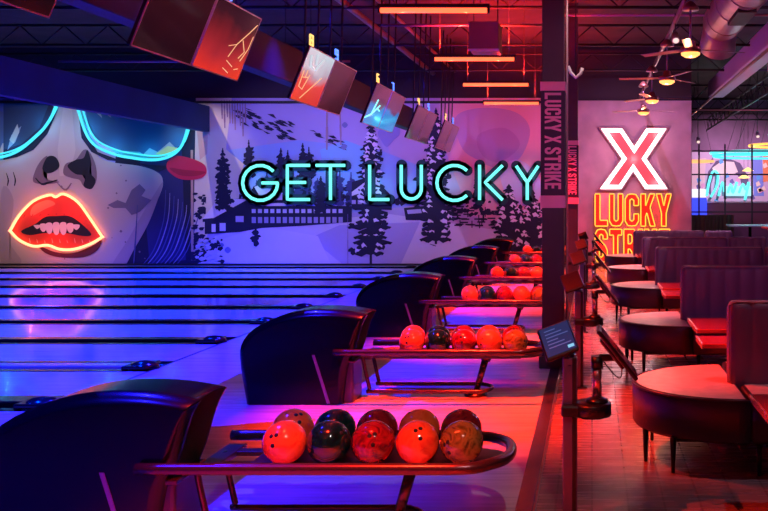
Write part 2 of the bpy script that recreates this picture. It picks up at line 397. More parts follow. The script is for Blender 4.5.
conifer(281, 148, 182, 6, 5, snow=False); conifer(288, 150, 182, 5, 5, snow=False); conifer(303, 143, 178, 7, 5, snow=False); conifer(309, 147, 178, 6, 5, snow=False)
conifer(321, 176, 208, 7, 6, snow=False); conifer(256, 226, 243, 4, 6, snow=False)
conifer(478, 172, 205, 5, 5, snow=False)
conifer(509, 184, 247, 19, 6, 252); conifer(533, 190, 252, 17, 6, 252); conifer(520, 205, 255, 14, 6)
leaves_(522, 232, 24, 12, 6, 40)
leaves_(208, 248, 14, 14, 6, 46); leaves_(196, 215, 6, 30, 6, 24); leaves_(198, 256, 7, 8, 7, 20)
leaves_(208, 252, 12, 12, 8, 30, (.70,.62,.74))
# mountain strokes
for i in range(46):
    x = random.uniform(236, 292); y = 100+random.uniform(0, 12)+(x-236)*.35+random.uniform(0, 14)
    if y > 150: continue
    P(4, NAVY, [(x-3,y-1.5),(x+2,y-.8),(x+6,y+2.4),(x+1,y+1.6)], 1)
for i in range(16):
    x = random.uniform(312, 345); y = 132+(x-312)*.4+random.uniform(-3, 5); P(4, NAVY, [(x-3,y-1),(x+2,y-.8),(x+5,y+2),(x+1,y+1.2)], .8)
for i in range(10):
    x = 222+i*2.6; stroke(5, (.36,.22,.30), [(x,100),(x+.5,112+random.random()*26)], 1.6)
stroke(5, (.45,.30,.34), [(327,104),(327,150)], 2.2); stroke(5, (.45,.30,.34), [(340,104),(341,145)], 1.8)
for (x, y, r) in ((345,125,3),(344,147,3),(228,250,3.4),(222,245,2.4)):
    PS(5, (.22,.24,.50), [(x-r,y),(x,y-r),(x+r,y),(x,y+r)], 3)
PS(5, (.33,.30,.64), [(378,132),(386,124),(398,124),(400,134),(394,140),(387,147),(381,140)])
# chalet
ROOF = (.86,.76,.90)
for i in range(15): leaves_(250+i*7, 196+random.uniform(-3, 3), 5, 6, 4, 6)
leaves_(212, 204, 9, 9, 4, 26); leaves_(232, 196, 18, 5, 4, 26); leaves_(470, 208, 22, 8, 5, 30); leaves_(390, 200, 22, 5, 4, 24); leaves_(345, 200, 14, 7, 4, 18)
for i in range(12): conifer(258+i*8.3+random.uniform(-2,2), 176+random.uniform(-8,8), 200, 4, 4, snow=False, col=(.05,.05,.20))
P(5, NAVY, [(205,226),(205,218),(222,200),(258,197),(300,206),(352,206),(352,222),(300,226),(262,228),(240,232),(205,234)])
P(6, ROOF, [(203,219),(218,199),(249,199),(214,218)]); P(7, NAVY, [(203,219),(214,218),(249,199),(251,201),(215,221),(203,222)])
P(6, ROOF, [(252,188),(262,184),(300,200),(296,206),(262,206)]); P(7, NAVY, [(252,190),(254,186),(262,200),(300,200),(300,203),(258,203)])
for i in range(15):
    x = 252+i*6.2
    P(6, (.66,.60,.86), [(x,209),(x+4,209),(x+4,213),(x,213)]); P(6, (.40,.36,.62), [(x,217),(x+4.2,217),(x+4.2,223),(x,223)])
P(7, (.58,.50,.74), [(236,216),(244,216),(244,222),(236,222)]); P(7, ROOF, [(212,224),(216,224),(216,232),(212,232)]); P(7, ROOF, [(220,223),(226,223),(226,231),(220,231)])
P(5, NAVY, [(352,182),(372,176),(392,196),(392,210),(352,208)]); P(6, ROOF, [(352,192),(368,180),(358,194),(352,196)])
for i in range(7): P(6, (.46,.40,.66), [(352+i*6,200),(356+i*6,200),(356+i*6,204),(352+i*6,204)])
for i in range(34):
    x = random.uniform(456, 505); y = random.uniform(206, 226); P(6, NAVY, [(x-4,y-.6),(x+4,y-.6),(x+4,y+.8),(x-4,y+.8)]); 
    if i % 3 == 0: P(6, NAVY, [(x,y-4),(x+1,y-4),(x+1,y+3),(x,y+3)])
P(6, NAVY, [(404,208),(424,206),(426,220),(406,220)]); P(7, LAV, [(407,210),(421,209),(422,213),(408,214)])
stroke(6, (.30,.22,.48), [(348,214),(348,266)], .8); stroke(6, NAVY, [(430,244),(436,246)], 1)
bmesh.ops.triangulate(mural, faces=mural.faces[:], ngon_method='EAR_CLIP')
o = obj('wall_mural', mural, pal); tag(o, 'mural of sunglassed face, red lips and snowy chalet among pines', 'mural')
b = N(); box(b, -15.4, -.42, 22.50, 22.66, -.02, .05); box(b, -15.4, -.42, 22.56, 22.66, 4.16, 4.22); struct('trim_3', b, M_dark)

# neon on the mural
M_teal = emis('teal_neon', (.13,.80,.68), 1.7); M_cyan = emis('cyan_neon', (.05,.62,.80), 1.5); M_tray = mat('sign_tray', (.006,.045,.07), .6)
M_lip = emis('coral_neon', (1,.28,.12), 4.0)
def line3(pts, y): return [(wx(x), y, wz(p)) for x, p in pts]
def arc(cx, cy, r, a0, a1, n=16): return [(cx+r*math.cos(R(a0+(a1-a0)*i/n)), cy-r*math.sin(R(a0+(a1-a0)*i/n))) for i in range(n+1)]
sg = thing('neon_sign', 'teal neon GET LUCKY lettering mounted on the snowy mural', 'sign', (wx(390), YM-.1, wz(183)))
LET = {'G': [arc(261.5,183,17.5,42,360)+[(263,183)]], 'E': [[(311,165.5),(288.5,165.5),(288.5,199.5),(311,199.5)],[(288.5,182.5),(307,182.5)]],
 'T': [[(317,165.5),(346,165.5)],[(331.5,165.5),(331.5,200)]], 'L': [[(370.5,165),(370.5,199.5),(390,199.5)]],
 'U': [[(402,165),(402,188)]+arc(412,189,10,180,360,12)+[(422,165)]], 'C': [arc(455,183,17.5,45,315)],
 'K': [[(480,165),(480,200)],[(503,165.5),(485.5,182.5),(503,200)]], 'Y': [[(516.5,166),(527.5,182.5),(538.5,166)],[(527.5,182.5),(527.5,200)]]}
for ch in 'GETLUCKY':
    pass
for ch, lines in LET.items():
    b = N(); t = N()
    off = Vector(sg.location)
    for ln in lines:
        q = [Vector(p)-off for p in line3(ln, YM-.09)]
        for i in range(len(q)-1):
            a, c = q[i], q[i+1]; d = (c-a).normalized(); n_ = Vector((-d.z, 0, d.x))*.135; e = d*.03
            vs = [a-e+n_, c+e+n_, c+e-n_, a-e-n_]
            A = [b.verts.new(v+Vector((0,.03,0))) for v in vs]; B = [b.verts.new(v+Vector((0,.09,0))) for v in vs]
            b.faces.new(A); b.faces.new(B[::-1])
            for k in range(4): b.faces.new((A[k], B[k], B[(k+1) % 4], A[(k+1) % 4]))
        for p in q:
            lathe(b, 0, 0, [(.135,.03),(.135,.09)], 16, M=Matrix.Translation(p) @ Matrix.Rotation(R(-90), 4, 'X'))
        qq = [q[0]]
        for i in range(1, len(q)):   # densify so bends stay round
            qq += [q[i-1].lerp(q[i], .12), q[i-1].lerp(q[i], .88), q[i]]
        tube(t, [Vector(p) for p in qq], .040, 8, up=Vector((0,1,0)))
    l = obj('letter', b, M_tray, sg); obj('neon_tube', t, M_teal, l)
for (x, y) in ((262,183),(300,183),(332,175),(378,190),(412,190),(452,183),(488,183),(527,178)):
    p = point('sign_glow', (wx(x), YM-.30, wz(y)), (.10,.70,.80), 3.0)
t = N(); tube(t, [p for p in smooth_path(line3(lip_up+lip_lo, YM-.10), 4, True)], .034, 8, True, up=Vector((0,1,0)))
tag(obj('neon_outline', t, M_lip), 'coral neon tube tracing the big red lips', 'neon light')
point('lip_glow', (wx(40), YM-.35, wz(208)), (1,.06,.04), 7); point('lip_glow', (wx(75), YM-.35, wz(212)), (1,.06,.04), 7); point('lip_glow', (wx(58), YM-.35, wz(244)), (1,.06,.04), 7)
gl1 = [(59,104),(54,117),(46,129),(37,138),(24,149),(12,155),(0,158),(-8,159)]
gl2 = [(78,104),(81,112),(86,128),(92,140),(101,148),(118,155),(134,158),(150,160),(164,159),(176,154),(184,145),(189,130),(191,118)]
for gl, la in ((gl1, 'cyan neon arc of the sunglass lens at far mural end'), (gl2, 'cyan neon arc of the sunglass lens beside the nose bridge')):
    t = N(); tube(t, smooth_path(line3(gl, YM-.10), 4), .036, 8, up=Vector((0,1,0)))
    tube(t, smooth_path(line3([(x+(2.4 if x < 70 or x > 150 else 3), y-4) for x, y in gl], YM-.08), 4), .022, 8, up=Vector((0,1,0)))
    tag(obj('neon_outline', t, M_cyan), la, 'neon light', 'neon sunglass rims')
for (x, y) in ((45,125),(15,148),(90,130),(115,148),(150,152),(180,140)):
    point('rim_glow', (wx(x), YM-.3, wz(y)), (.04,.5,1), 6)

# ================================================================ SIGN WALL
YS = 22.45; KS = YS/880
def sx(px): return (px-592)*KS
def sz(py): return 1.68-(py-200)*KS
M_white = emis('white_neon', (1,.80,.80), 3.2); M_redf = mat('red_sign_face', (.20,.003,.003), .5, emit=(.75,.018,.006), es=.95)
M_yel = emis('amber_neon', (1,.46,.04), 1.9)
xs = thing('illuminated_sign', 'white outlined red X sign mounted high on the plaster wall', 'sign', (sx(634), YS, sz(159)))
Xo = [(601,129),(622,129),(634,147),(646,129),(666,129),(646,159),(667,189),(645,189),(633,171),(621,189),(600,189),(622,159)]
f3 = lambda off: (lambda u, v, d: Vector((sx(u), YS-.02-d, sz(v)))-off)
off = Vector(xs.location)
def shrink(poly, d):
    n = len(poly); out = []
    ar = sum(poly[i][0]*poly[(i+1) % n][1]-poly[(i+1) % n][0]*poly[i][1] for i in range(n)); s = 1 if ar > 0 else -1
    for i in range(n):
        p, c, q = Vector(poly[i-1]), Vector(poly[i]), Vector(poly[(i+1) % n])
        d1 = (c-p).normalized(); d2 = (q-c).normalized(); n1 = Vector((-d1.y, d1.x))*s; n2 = Vector((-d2.y, d2.x))*s
        m_ = (n1+n2)/max(.35, 1+n1.dot(n2)); r_ = c+m_*d; out.append((r_.x, r_.y))
    return out
b = N(); prism(b, shrink(Xo, -1.6), f3(off), .08); xb = obj('sign_backing', b, mat('sign_back', (.25,.10,.14), .5), xs)
b = N(); prism(b, Xo, lambda u, v, d: Vector((sx(u), YS-.10-d, sz(v)))-off, .03); obj('outer_letter', b, M_white, xs)
b = N(); prism(b, shrink(Xo, 3.9), lambda u, v, d: Vector((sx(u), YS-.135-d, sz(v)))-off, .02); obj('red_face', b, mat('x_face', (.5,.03,.05), .4, emit=(.85,.07,.09), es=.75), xs)
for (x, y) in ((610,135),(656,135),(610,183),(656,183),(634,159)): point('x_glow', (sx(x), YS-.5, sz(y)), (1,.45,.5), 9)
ls = thing('illuminated_sign', 'red and amber neon LUCKY STRIKE lettering below the white X', 'sign', (sx(633), YS, sz(245)))
off2 = Vector(ls.location)
def sign_word(s, x0, x1, y0, y1):
    W = word_width(s)-.08; kx = (x1-x0)/W; ky = (y1-y0); u0 = 0
    for c in s:
        out, hole = GL[c]
        g = lambda u, v, d: Vector((sx(x0+(u0+u)*kx), YS-.03-d, sz(y1-v*ky)))-off2
        b = N(); fill_poly(b, out, hole, g, .07); l = obj('letter', b, M_redf, ls)
        t = N()
        for pl in (out, hole):
            if pl:
                q = []
                for i in range(len(pl)):
                    a, c2 = Vector(pl[i]), Vector(pl[(i+1) % len(pl)]); q += [a.lerp(c2, .05), a.lerp(c2, .95)]
                tube(t, [g(p.x, p.y, .10) for p in q], .014, 6, True, up=Vector((0,1,0)))
        obj('neon_tube', t, M_yel, l)
        u0 += ADV.get(c, .70)
sign_word('LUCKY', 595, 670, 194, 226)
sign_word('STRIKE', 595, 671, 229, 262)
for (x, y, e) in ((605,210,16),(632,228,16),(660,210,16),(605,245,16),(640,245,12)): point('word_glow', (sx(x), YS-.32, sz(y)), (1,.02,.04), e*.8)

# ================================================================ COLUMNS WITH BANNERS
M_col = mat('column_plum', (.05,.03,.055), .5, var=.2, vscale=3); M_ban = mat('banner_dark', (.035,.02,.055), .6)
M_banp = mat('banner_pink', (.85,.42,.55), .6)
def column(xc, yc, la, lb):
    h = .11
    b = N(); box(b, xc-h, xc+h, yc-h, yc+h, 0, 5.6, .008); box(b, xc-h-.03, xc+h+.03, yc-h-.03, yc+h+.03, 0, .12, .01)
    tag(obj('support_column', b, M_col), la, 'column', 'square columns along the platform edge')
    t = thing('column_banner', lb, 'banner', (xc, yc, 1.60), 0, 'banners wrapped round the columns')
    b = N(); box(b, -h-.012, h+.012, -h-.012, h+.012, 0, 1.26, .004); obj('fabric_wrap', b, M_ban, t)
    for z0, z1 in ((0, .125), (1.17, 1.262)):
        b = N(); box(b, -h-.016, h+.016, -h-.016, h+.016, z0, z1, .003); obj('pink_band', b, M_banp, t)
    s = 'LUCKY X STRIKE'; W = word_width(s); k = .98/W; u0 = 0; b = N()
    for c in s:
        if c != ' ':
            out, hole = GL[c]
            fill_poly(b, out, hole, lambda u, v, d: Vector((-.082+v*.164, -h-.013-d, 1.15-(u0+u)*k)), .003)
        u0 += ADV.get(c, .70)
    obj('lettering', b, M_banp, t)
column(-.39, 8.9, 'square plum column nearer the camera, behind the ball racks', 'dark banner lettered LUCKY X STRIKE on the nearer column')
column(-.39, 17.6, 'thinner-looking square column farther off, beside the sign wall', 'dark banner lettered LUCKY X STRIKE on the farther column')
b = N(); cyl(b, (-.255, 8.95, 0.0), (-.255, 8.95, 5.6), .012, n=8)
tag(obj('conduit_pipe', b, mat('pale_pipe', (.7,.45,.5), .35, .3)), 'thin pale conduit running up beside the nearer column', 'pipe')
b = N(); 
t = thing('security_camera', 'small white curved wall speaker high beside the column', 'speaker', (-.17, 9.2, 2.98))
b = N(); tube(b, [(-.08,0,.10),(-.05,0,.03),(0,0,-.02),(.05,0,.02),(.07,0,.08)], .018, 8); obj('housing', b, mat('white_plastic', (.8,.7,.75), .4), t)
b = N(); cyl(b, (0,0,0), (0,0,2.6), .006, n=6); obj('hanging_wire', b, M_dark, t)
t.name = 'hanging_speaker'

# ================================================================ LANE DIVIDERS
M_gut = mat('gutter_black', (.008,.008,.014), .22, spec=.4); M_capd = mat('capping_black', (.006,.006,.012), .18); M_capl = mat('capping_lilac', (.45,.40,.60), .25)
ORD = ['nearest','second','third','fourth','fifth','sixth','seventh','eighth','ninth','tenth','last']
GR = 'gutter dividers between the bowling lanes'
def gutter_bm(c, s):
    b = N(); y0 = c+s*.07; w_ = .22; pts = []
    for i in range(9):
        a = PI*i/8; pts.append((y0+s*(w_/2-w_/2*math.cos(a)), -.075*math.sin(a)-.004))
    A = [b.verts.new((-15.3, y, z)) for y, z in pts]; B = [b.verts.new((-4.37, y, z)) for y, z in pts]
    for i in range(8):
        f = b.faces.new((A[i], A[i+1], B[i+1], B[i])); f.smooth = True
    return b
for i, c in enumerate(DIV[1:]):
    light = (i == 1)
    t = thing('lane_divider', '%s black lane divider counted from the camera%s' % (ORD[i], ', with lilac capping' if light else ''), 'lane divider', (0, c, 0), 0, GR)
    b = N(); box(b, -15.3, -4.62, -.075, .075, -.09, .03 if not light else .02, .012); obj('capping', b, M_capl if light else M_capd, t)
    for s in (-1, 1): obj('gutter', gutter_bm(0, s), M_gut, t)
    for s in (-1, 1):
        b = N(); box(b, -15.3, -4.60, s*.225-.045+.0, s*.225+.045, -.09, .004, .004)
        obj('lip', b, M_capd, t)
    b = N(); L = .36
    lathe(b, 0, 0, [(.001,.0),(.13,.0),(.13,.02),(.11,.05),(.07,.075),(.001,.085)], 20, M=Matrix.Translation((-4.46,-.13,0)) @ Matrix.Diagonal((1.15,.85,1,1)))
    box(b, -4.64, -4.40, -.24, .10, 0, .045, .015)
    obj('end_cap', b, M_capd, t)

# ================================================================ BALL RETURNS
M_hood = mat('hood_gloss', (.0015,.0015,.010), .24, coat=.05, spec=.25); M_in = mat('hood_inside', (.003,.003,.006), .8); M_rim = mat('hood_strip', (.20,.16,.30), .3, .3)
M_rail = mat('rack_metal', (.085,.045,.06), .24, .75); M_tray2 = mat('rack_tray', (.02,.012,.02), .4)
M_frame = mat('rack_legs', (.10,.05,.065), .22, .8)
PROF = [(-2.855,0),(-2.885,.16),(-2.91,.325),(-2.905,.48),(-2.80,.615),(-2.58,.722),(-2.364,.770),(-2.149,.775),(-2.0,.762),(-1.865,.735),(-1.865,.715),(-1.895,.655),(-1.925,.56),(-1.955,.45),(-2.0,.325),(-2.03,.15),(-2.045,0)]
def hood(par):
    b = N(); cx, cz = -2.35, .35
    base = [(x, z) for x, z in [(p.x, p.y) for p in smooth_path([(x, z, 0) for x, z in PROF], 3)]]
    secs = []
    def sec(y, inset, push):
        o = []
        for x, z in base:
            dx, dz = x-cx, z-cz; L_ = math.hypot(dx, dz)
            k = 1-inset/L_; X = cx+dx*k; Z = cz+dz*k
            if z < .02: Z = 0
            if z < .1: Z = max(0, Z)
            if push and x > -2.02 and .33 < z < .742: X -= .10*min(1, (z-.33)*6, (.75-z)*12)
            o.append((X, y, max(0, Z)))
        return [b.verts.new(v) for v in o]
    for y, i_, p_ in ((0,.06,0),(.008,.045,0),(.03,.020,0),(.06,.006,0),(.075,.0,0),(.085,.0,1),(.345,0,1),(.355,0,0),(.38,.006,0),(.41,.02,0),(.43,.045,0),(.44,.06,0)):
        secs.append(sec(y, i_, p_))
    n = len(base)
    for si in range(len(secs)-1):
        for j in range(n-1):
            f = b.faces.new((secs[si][j], secs[si][j+1], secs[si+1][j+1], secs[si+1][j])); f.smooth = True
            if 4 < si+.5 < 7 and base[j][0] > -2.02 and .33 < base[j][1] < .742: f.material_index = 1
    b.faces.new(secs[0]); b.faces.new(secs[-1][::-1])
    o = obj('hood', b, [M_hood, M_in], par)
    b = N(); 
    prism(b, [(-2.295,.41),(-2.272,.41),(-2.145,.01),(-2.170,.01)], lambda u, v, d: Vector((u, -.0005-d, v)), .004); obj('trim_strip', b, M_rim, o)
    # side panel at the mouth
    b = N(); box(b, -2.08, -1.975, .06, .36, 0, .345, .02); obj('end_panel', b, mat('end_panel_plum', (.05,.025,.08), .35), o)
    b = N(); box(b, -2.10, -1.955, .04, .38, .335, .365, .01); obj('bracket', b, M_rail, o)
def rack(par, y):
    # y: rail y relative to hood front
    zc = .435; f = y-.20; k = y+.52; zb = .40; zt = .359
    b = N()
    nose = [(-.66, f, zc), (-.55, f+.02, zc), (-.47, f+.09, zc), (-.42, f+.20, zc-.01), (-.405, f+.33, zc-.015), (-.42, f+.47, zc-.02), (-.47, f+.60, zc-.03), (-.56, f+.69, zb), (-.68, k, zb)]
    pts = [(-2.11, f, zc), (-2.0, f, zc), (-1.5, f, zc), (-.9, f, zc)]+[tuple(p) for p in smooth_path(nose, 3)]+[(-.9, k, zb), (-1.9, k, zb), (-1.96, k, zb)]
    tube(b, pts, .028, 12); rl = obj('rail', b, M_rail, par)
    b = N(); box(b, -1.72, -.60, y+.07, k-.01, zt-.025, zt-.001, .006)
    box(b, -1.97, -1.87, y+.06, k-.01, zt-.03, zt, .005); box(b, -1.97, -.62, y+.13, y+.20, zt-.028, zt-.003, .005); box(b, -1.97, -.62, y+.36, y+.43, zt-.028, zt-.003, .005)
    lathe(b, -.60, y+.26, [(.001,zt-.02),(.17,zt-.02),(.17,zt-.004),(.001,zt-.004)], 24); obj('tray', b, M_tray2, par)
    b = N(); tube(b, smooth_path([(-1.93,y+.03,.36),(-1.92,y+.03,.30),(-1.88,y+.03,.12),(-1.865,y+.03,.075),(-1.83,y+.03,.065),(-1.0,y+.03,.065),(-.92,y+.05,.065),(-.87,y+.12,.065),(-.86,y+.19,.065),(-.88,y+.27,.065),(-.94,y+.33,.065),(-1.05,y+.35,.065),(-1.83,y+.35,.065),(-1.865,y+.35,.075),(-1.88,y+.35,.12),(-1.92,y+.35,.30),(-1.93,y+.35,.36)], 4), .016, 10)
    obj('foot_rail', b, M_frame, par)
    b = N(); cyl(b, (-.905,y+.19,.35), (-1.0,y+.19,.02), .030, .026, 14); cyl(b, (-.90,y+.19,.36),(-.915,y+.19,.30), .05, .04, 14); obj('leg', b, M_frame, par)
    b = N(); lathe(b, -1.0, y+.19, [(.001,0),(.10,0),(.10,.012),(.06,.03),(.03,.035),(.001,.035)], 20); obj('base_plate', b, M_frame, par)
YR = [4.27, 7.38, 10.95, 14.2, 17.5, 20.9]
RK = ['nearest', 'second nearest', 'third nearest', 'fourth nearest', 'fifth nearest', 'farthest']
root0 = None
for i, yr in enumerate(YR):
    la = 'dark blue hooded ball return with metal rack, %s the camera' % (RK[i]+(' from' if i == 5 else ' to'))
    if i == 0:
        root0 = thing('ball_return', la, 'ball return', (0, yr-.17, 0), 0, 'ball returns lined up along the approach'); hood(root0); rack(root0, .17)
    else: dup(root0, la, None, (0, yr-.17, 0))
# balls
def ball_mesh(m, name, hole=True):
    b = N(); bmesh.ops.create_uvsphere(b, u_segments=40, v_segments=24, radius=.108)
    for f in b.faces: f.smooth = True
    return b
BM = [('orange', swirl('ball_orange', (.75,.09,.02), (.80,.13,.03), (.62,.05,.02))), ('dark teal', swirl('ball_teal', (.002,.008,.009), (.003,.035,.028), (.002,.010,.014))),
      ('dark red', swirl('ball_red', (.10,.005,.008), (.28,.012,.015), (.05,.003,.01))), ('orange', None), ('olive gold', swirl('ball_olive', (.07,.05,.008), (.26,.17,.03), (.05,.03,.006)))]
BM[3] = ('orange', BM[0][1])
back = [('orange',BM[0][1]), ('dark teal',BM[1][1]), ('dark red',BM[2][1]), ('orange',BM[0][1]), ('dark red',BM[2][1])]
M_hole = mat('finger_hole_black', (.004,.002,.002), .8)
POS = ['at the left end of', 'second from left in', 'in the middle of', 'second from right in', 'at the right end of']
protos = {}
random.seed(11)
for i, yr in enumerate(YR):
    for row in (0, 1):
        for k in range(5):
            nm, mm = (BM if row == 0 else back)[k]
            x = -.652-.2215*(4-k)-(.035 if row else 0); y = yr+.135+.226*row; z = .385+.082+(.004 if row else 0)
            la = '%s bowling ball %s %s row on %s rack' % (nm, POS[k], ('front','back')[row], RK[i])
            if nm not in protos:
                o = obj('bowling_ball', ball_mesh(mm, nm), mm); o.location = (x, y, z)
                tag(o, la, 'bowling ball', 'bowling balls on the return racks')
                for q, (ax, az) in enumerate(((-.42,.62),(-.12,.68),(-.22,.12))):
                    d = Vector((ax, -1.0, az)).normalized()
                    h = N(); lathe(h, 0, 0, [(.001,-.03),(.0105,-.03),(.0105,.0006),(.001,.0006)], 14, M=Matrix.Translation(d*.1077) @ d.to_track_quat('Z','Y').to_matrix().to_4x4())
                    obj('finger_hole', h, M_hole, o)
                protos[nm] = o
            else: o = dup(protos[nm], la, None, (x, y, z))
            o.rotation_euler = (random.uniform(-.5,.5), random.uniform(-.5,.5), random.uniform(-1.2,1.6)) if (row or k != 0) else (0,0,0)

# ================================================================ OVERHEAD SCREENS
M_case = mat('tv_case', (.02,.012,.02), .4); M_bez = mat('tv_bezel', (.55,.35,.42), .3, .5)
def screen_mat(name, stops, s, rough=.15, axis='z', lo=0, hi=.68):
    m = bpy.data.materials.new(name); m.use_nodes = True; nt = m.node_tree; b = nt.nodes['Principled BSDF']
    b.inputs['Base Color'].default_value = (.008,.003,.006,1); b.inputs['Roughness'].default_value = .08; b.inputs['Specular IOR Level'].default_value = .25; b.inputs['Specular IOR Level'].default_value = .2
    tc = nt.nodes.new('ShaderNodeTexCoord'); sp = nt.nodes.new('ShaderNodeSeparateXYZ'); r = nt.nodes.new('ShaderNodeValToRGB')
    n = nt.nodes.new('ShaderNodeTexNoise'); n.inputs['Scale'].default_value = 2.2; ad = nt.nodes.new('ShaderNodeMath'); ad.operation = 'MULTIPLY_ADD'
    mr = nt.nodes.new('ShaderNodeMapRange'); mr.inputs[1].default_value = lo; mr.inputs[2].default_value = hi
    nt.links.new(tc.outputs['Object'], sp.inputs[0]); nt.links.new(tc.outputs['Object'], n.inputs['Vector'])
    nt.links.new(sp.outputs[{'y':1,'z':2}[axis]], mr.inputs[0]); nt.links.new(n.outputs['Fac'], ad.inputs[0]); ad.inputs[1].default_value = .5
    sb = nt.nodes.new('ShaderNodeMath'); sb.operation = 'SUBTRACT'; nt.links.new(mr.outputs[0], sb.inputs[0]); sb.inputs[1].default_value = .25
    nt.links.new(sb.outputs[0], ad.inputs[2]); nt.links.new(ad.outputs[0], r.inputs[0])
    e = r.color_ramp.elements; e[0].position = stops[0][0]; e[0].color = (*stops[0][1], 1); e[1].position = stops[-1][0]; e[1].color = (*stops[-1][1], 1)
    for p_, c_ in stops[1:-1]: q = e.new(p_); q.color = (*c_, 1)
    nt.links.new(r.outputs[0], b.inputs['Emission Color']); b.inputs['Emission Strength'].default_value = s
    return m
MS = {'maroon': screen_mat('screen_maroon', [(0,(.05,.008,.02)),(1,(.12,.02,.045))], .8),
 'wine': screen_mat('screen_wine', [(0,(.07,.02,.06)),(1,(.20,.05,.09))], 1),
 'black': screen_mat('screen_black', [(0,(.012,.003,.006)),(1,(.05,.006,.012))], .8),
 'redglow': screen_mat('screen_redglow', [(0,(.75,.03,.02)),(.35,(.40,.02,.03)),(.8,(.04,.006,.012)),(1,(.02,.003,.008))], 1),
 'redwhite': screen_mat('screen_redwhite', [(0,(.60,.03,.02)),(.42,(.70,.05,.05)),(.62,(.42,.35,.45)),(1,(.50,.62,.70))], 1),
 'blue': screen_mat('screen_blue', [(0,(.03,.25,.65)),(.5,(.04,.20,.60)),(.58,(.16,.04,.12)),(1,(.18,.04,.09))], 1)}
M_gold = emis('gold_numeral', (1,.55,.15), 1.6); M_bluen = emis('blue_numeral', (.08,.22,1), 2.0)
M_gly = emis('glyph_pale', (1,.50,.25), 1.0); M_glyc = emis('glyph_cyan', (.25,.95,1), 1.6)
SEG = {'0':'abcdef','1':'bc','2':'abged','3':'abgcd','4':'fgbc','5':'afgcd','6':'afgecd','7':'abc','8':'abcdefg','9':'abcdfg'}
SP = {'a':((0,1),(1,1)),'b':((1,1),(1,.5)),'c':((1,.5),(1,0)),'d':((0,0),(1,0)),'e':((0,0),(0,.5)),'f':((0,.5),(0,1)),'g':((0,.5),(1,.5))}
X0 = -3.59
def tv(yn, z0, key, la, digit, gold, pair, L=1.03):
    t = thing('scoring_screen', la, 'screen', (X0, yn, z0), 0, 'tilted screens hanging over the lanes')
    tl = Matrix.Rotation(R(21.6), 4, 'Y'); H = .68
    b = N(); box(b, -.035, 0, .008, L-.008, 0, H, .006, M=tl); obj('casing', b, M_case, t)
    b = N()
    for (a, c, d, e) in ((.006,L-.006,0,.013),(.006,L-.006,H-.012,H),(.006,.018,0,H),(L-.018,L-.006,0,H)): box(b, -.004, .006, a, c, d, e, 0, M=tl)
    obj('bezel', b, M_bez, t)
    b = N(); box(b, 0, .003, .018, L-.018, .012, H-.012, 0)
    s = obj('display', b, MS[key], t); s.rotation_euler = (0, R(21.6), 0)
    b = N()
    for q in (.25*L, .75*L): cyl(b, (H*.55*math.sin(R(21.6))-.05, q, H*.55), (H*.3-.05, q, 5.6-z0), .014, n=6)
    obj('hanger_rod', b, M_dark, t)
    b = N(); xx = H*math.sin(R(21.6))-.02; zz = H*math.cos(R(21.6))+.02; y0 = .06
    for ci, ch in enumerate(str(digit)):
        for k in SEG[ch]:
            (a0, a1), (c0, c1) = SP[k]; y_ = y0+ci*.16
            cyl(b, (xx, y_+a0*.10, zz+a1*.12), (xx, y_+c0*.10, zz+c1*.12), .013, n=8)
    obj('numeral', b, M_gold if gold else M_bluen, t)
    return t
def glyph(t, pts, m_, wdt=.012):
    tl = Matrix.Rotation(R(21.6), 4, 'Y'); b = N()
    for ln in pts: tube(b, [tl @ Vector((.006, y, z)) for y, z in ln], wdt, 6)
    obj('glyph', b, m_, t)
PAIRS = [(3.75,'black','black'),(6.83,'black','redglow'),(10.43,'redwhite','maroon'),(13.7,'blue','blue'),(16.95,'wine','wine'),(20.1,'wine','wine')]
nums = [(12,11),(10,9),(8,9),(6,7),(4,5),(2,3)]
nums = [(12,13),(10,11),(8,9),(6,7),(4,5),(2,3)]
for i, (yn, k1, k2) in enumerate(PAIRS):
    pn = ORD[i]
    for j, k in enumerate((k1, k2)):
        t = tv(yn+j*1.04, 2.88, k, {0:'near',1:'far'}[j]+' screen of the '+pn+' hanging pair, '+{'black':'almost black','redglow':'dark with red glow','redwhite':'red below pale top','maroon':'deep maroon','blue':'blue lower half','wine':'wine coloured'}[k]+(', gold numeral' if j == 0 else ', blue numeral'), nums[i][j], j == 0, i)
        if k == 'redglow': glyph(t, [[(.55,.30),(.70,.34),(.62,.20)],[(.70,.34),(.88,.50),(.98,.60)],[(.62,.16),(.78,.12)],[(.80,.40),(.92,.30),(.84,.22)],[(.60,.08),(.74,.05)],[(.90,.20),(.98,.34),(.99,.48)],[(.84,.10),(.92,.12)]], M_gly, .0045)
        if k == 'redwhite': glyph(t, [[(.10,.38),(.12,.18),(.26,.16),(.34,.36)],[(.22,.40),(.22,.30)],[(.30,.05),(.78,.38)],[(.14,.30),(.30,.32)]], M_gly, .006); glyph(t, [[(.15,.58),(.25,.46),(.45,.44),(.62,.60)],[(.35,.62),(.42,.50)]], mat('glyph_white', (.05,.05,.05), .4, emit=(.8,.9,1), es=.75), .016)
        if k == 'blue' and j == 0: glyph(t, [[(.02,.10),(.30,.18),(.62,.36)],[(.30,.18),(.40,.44)],[(.55,.30),(.70,.28)]], M_glyc, .012)

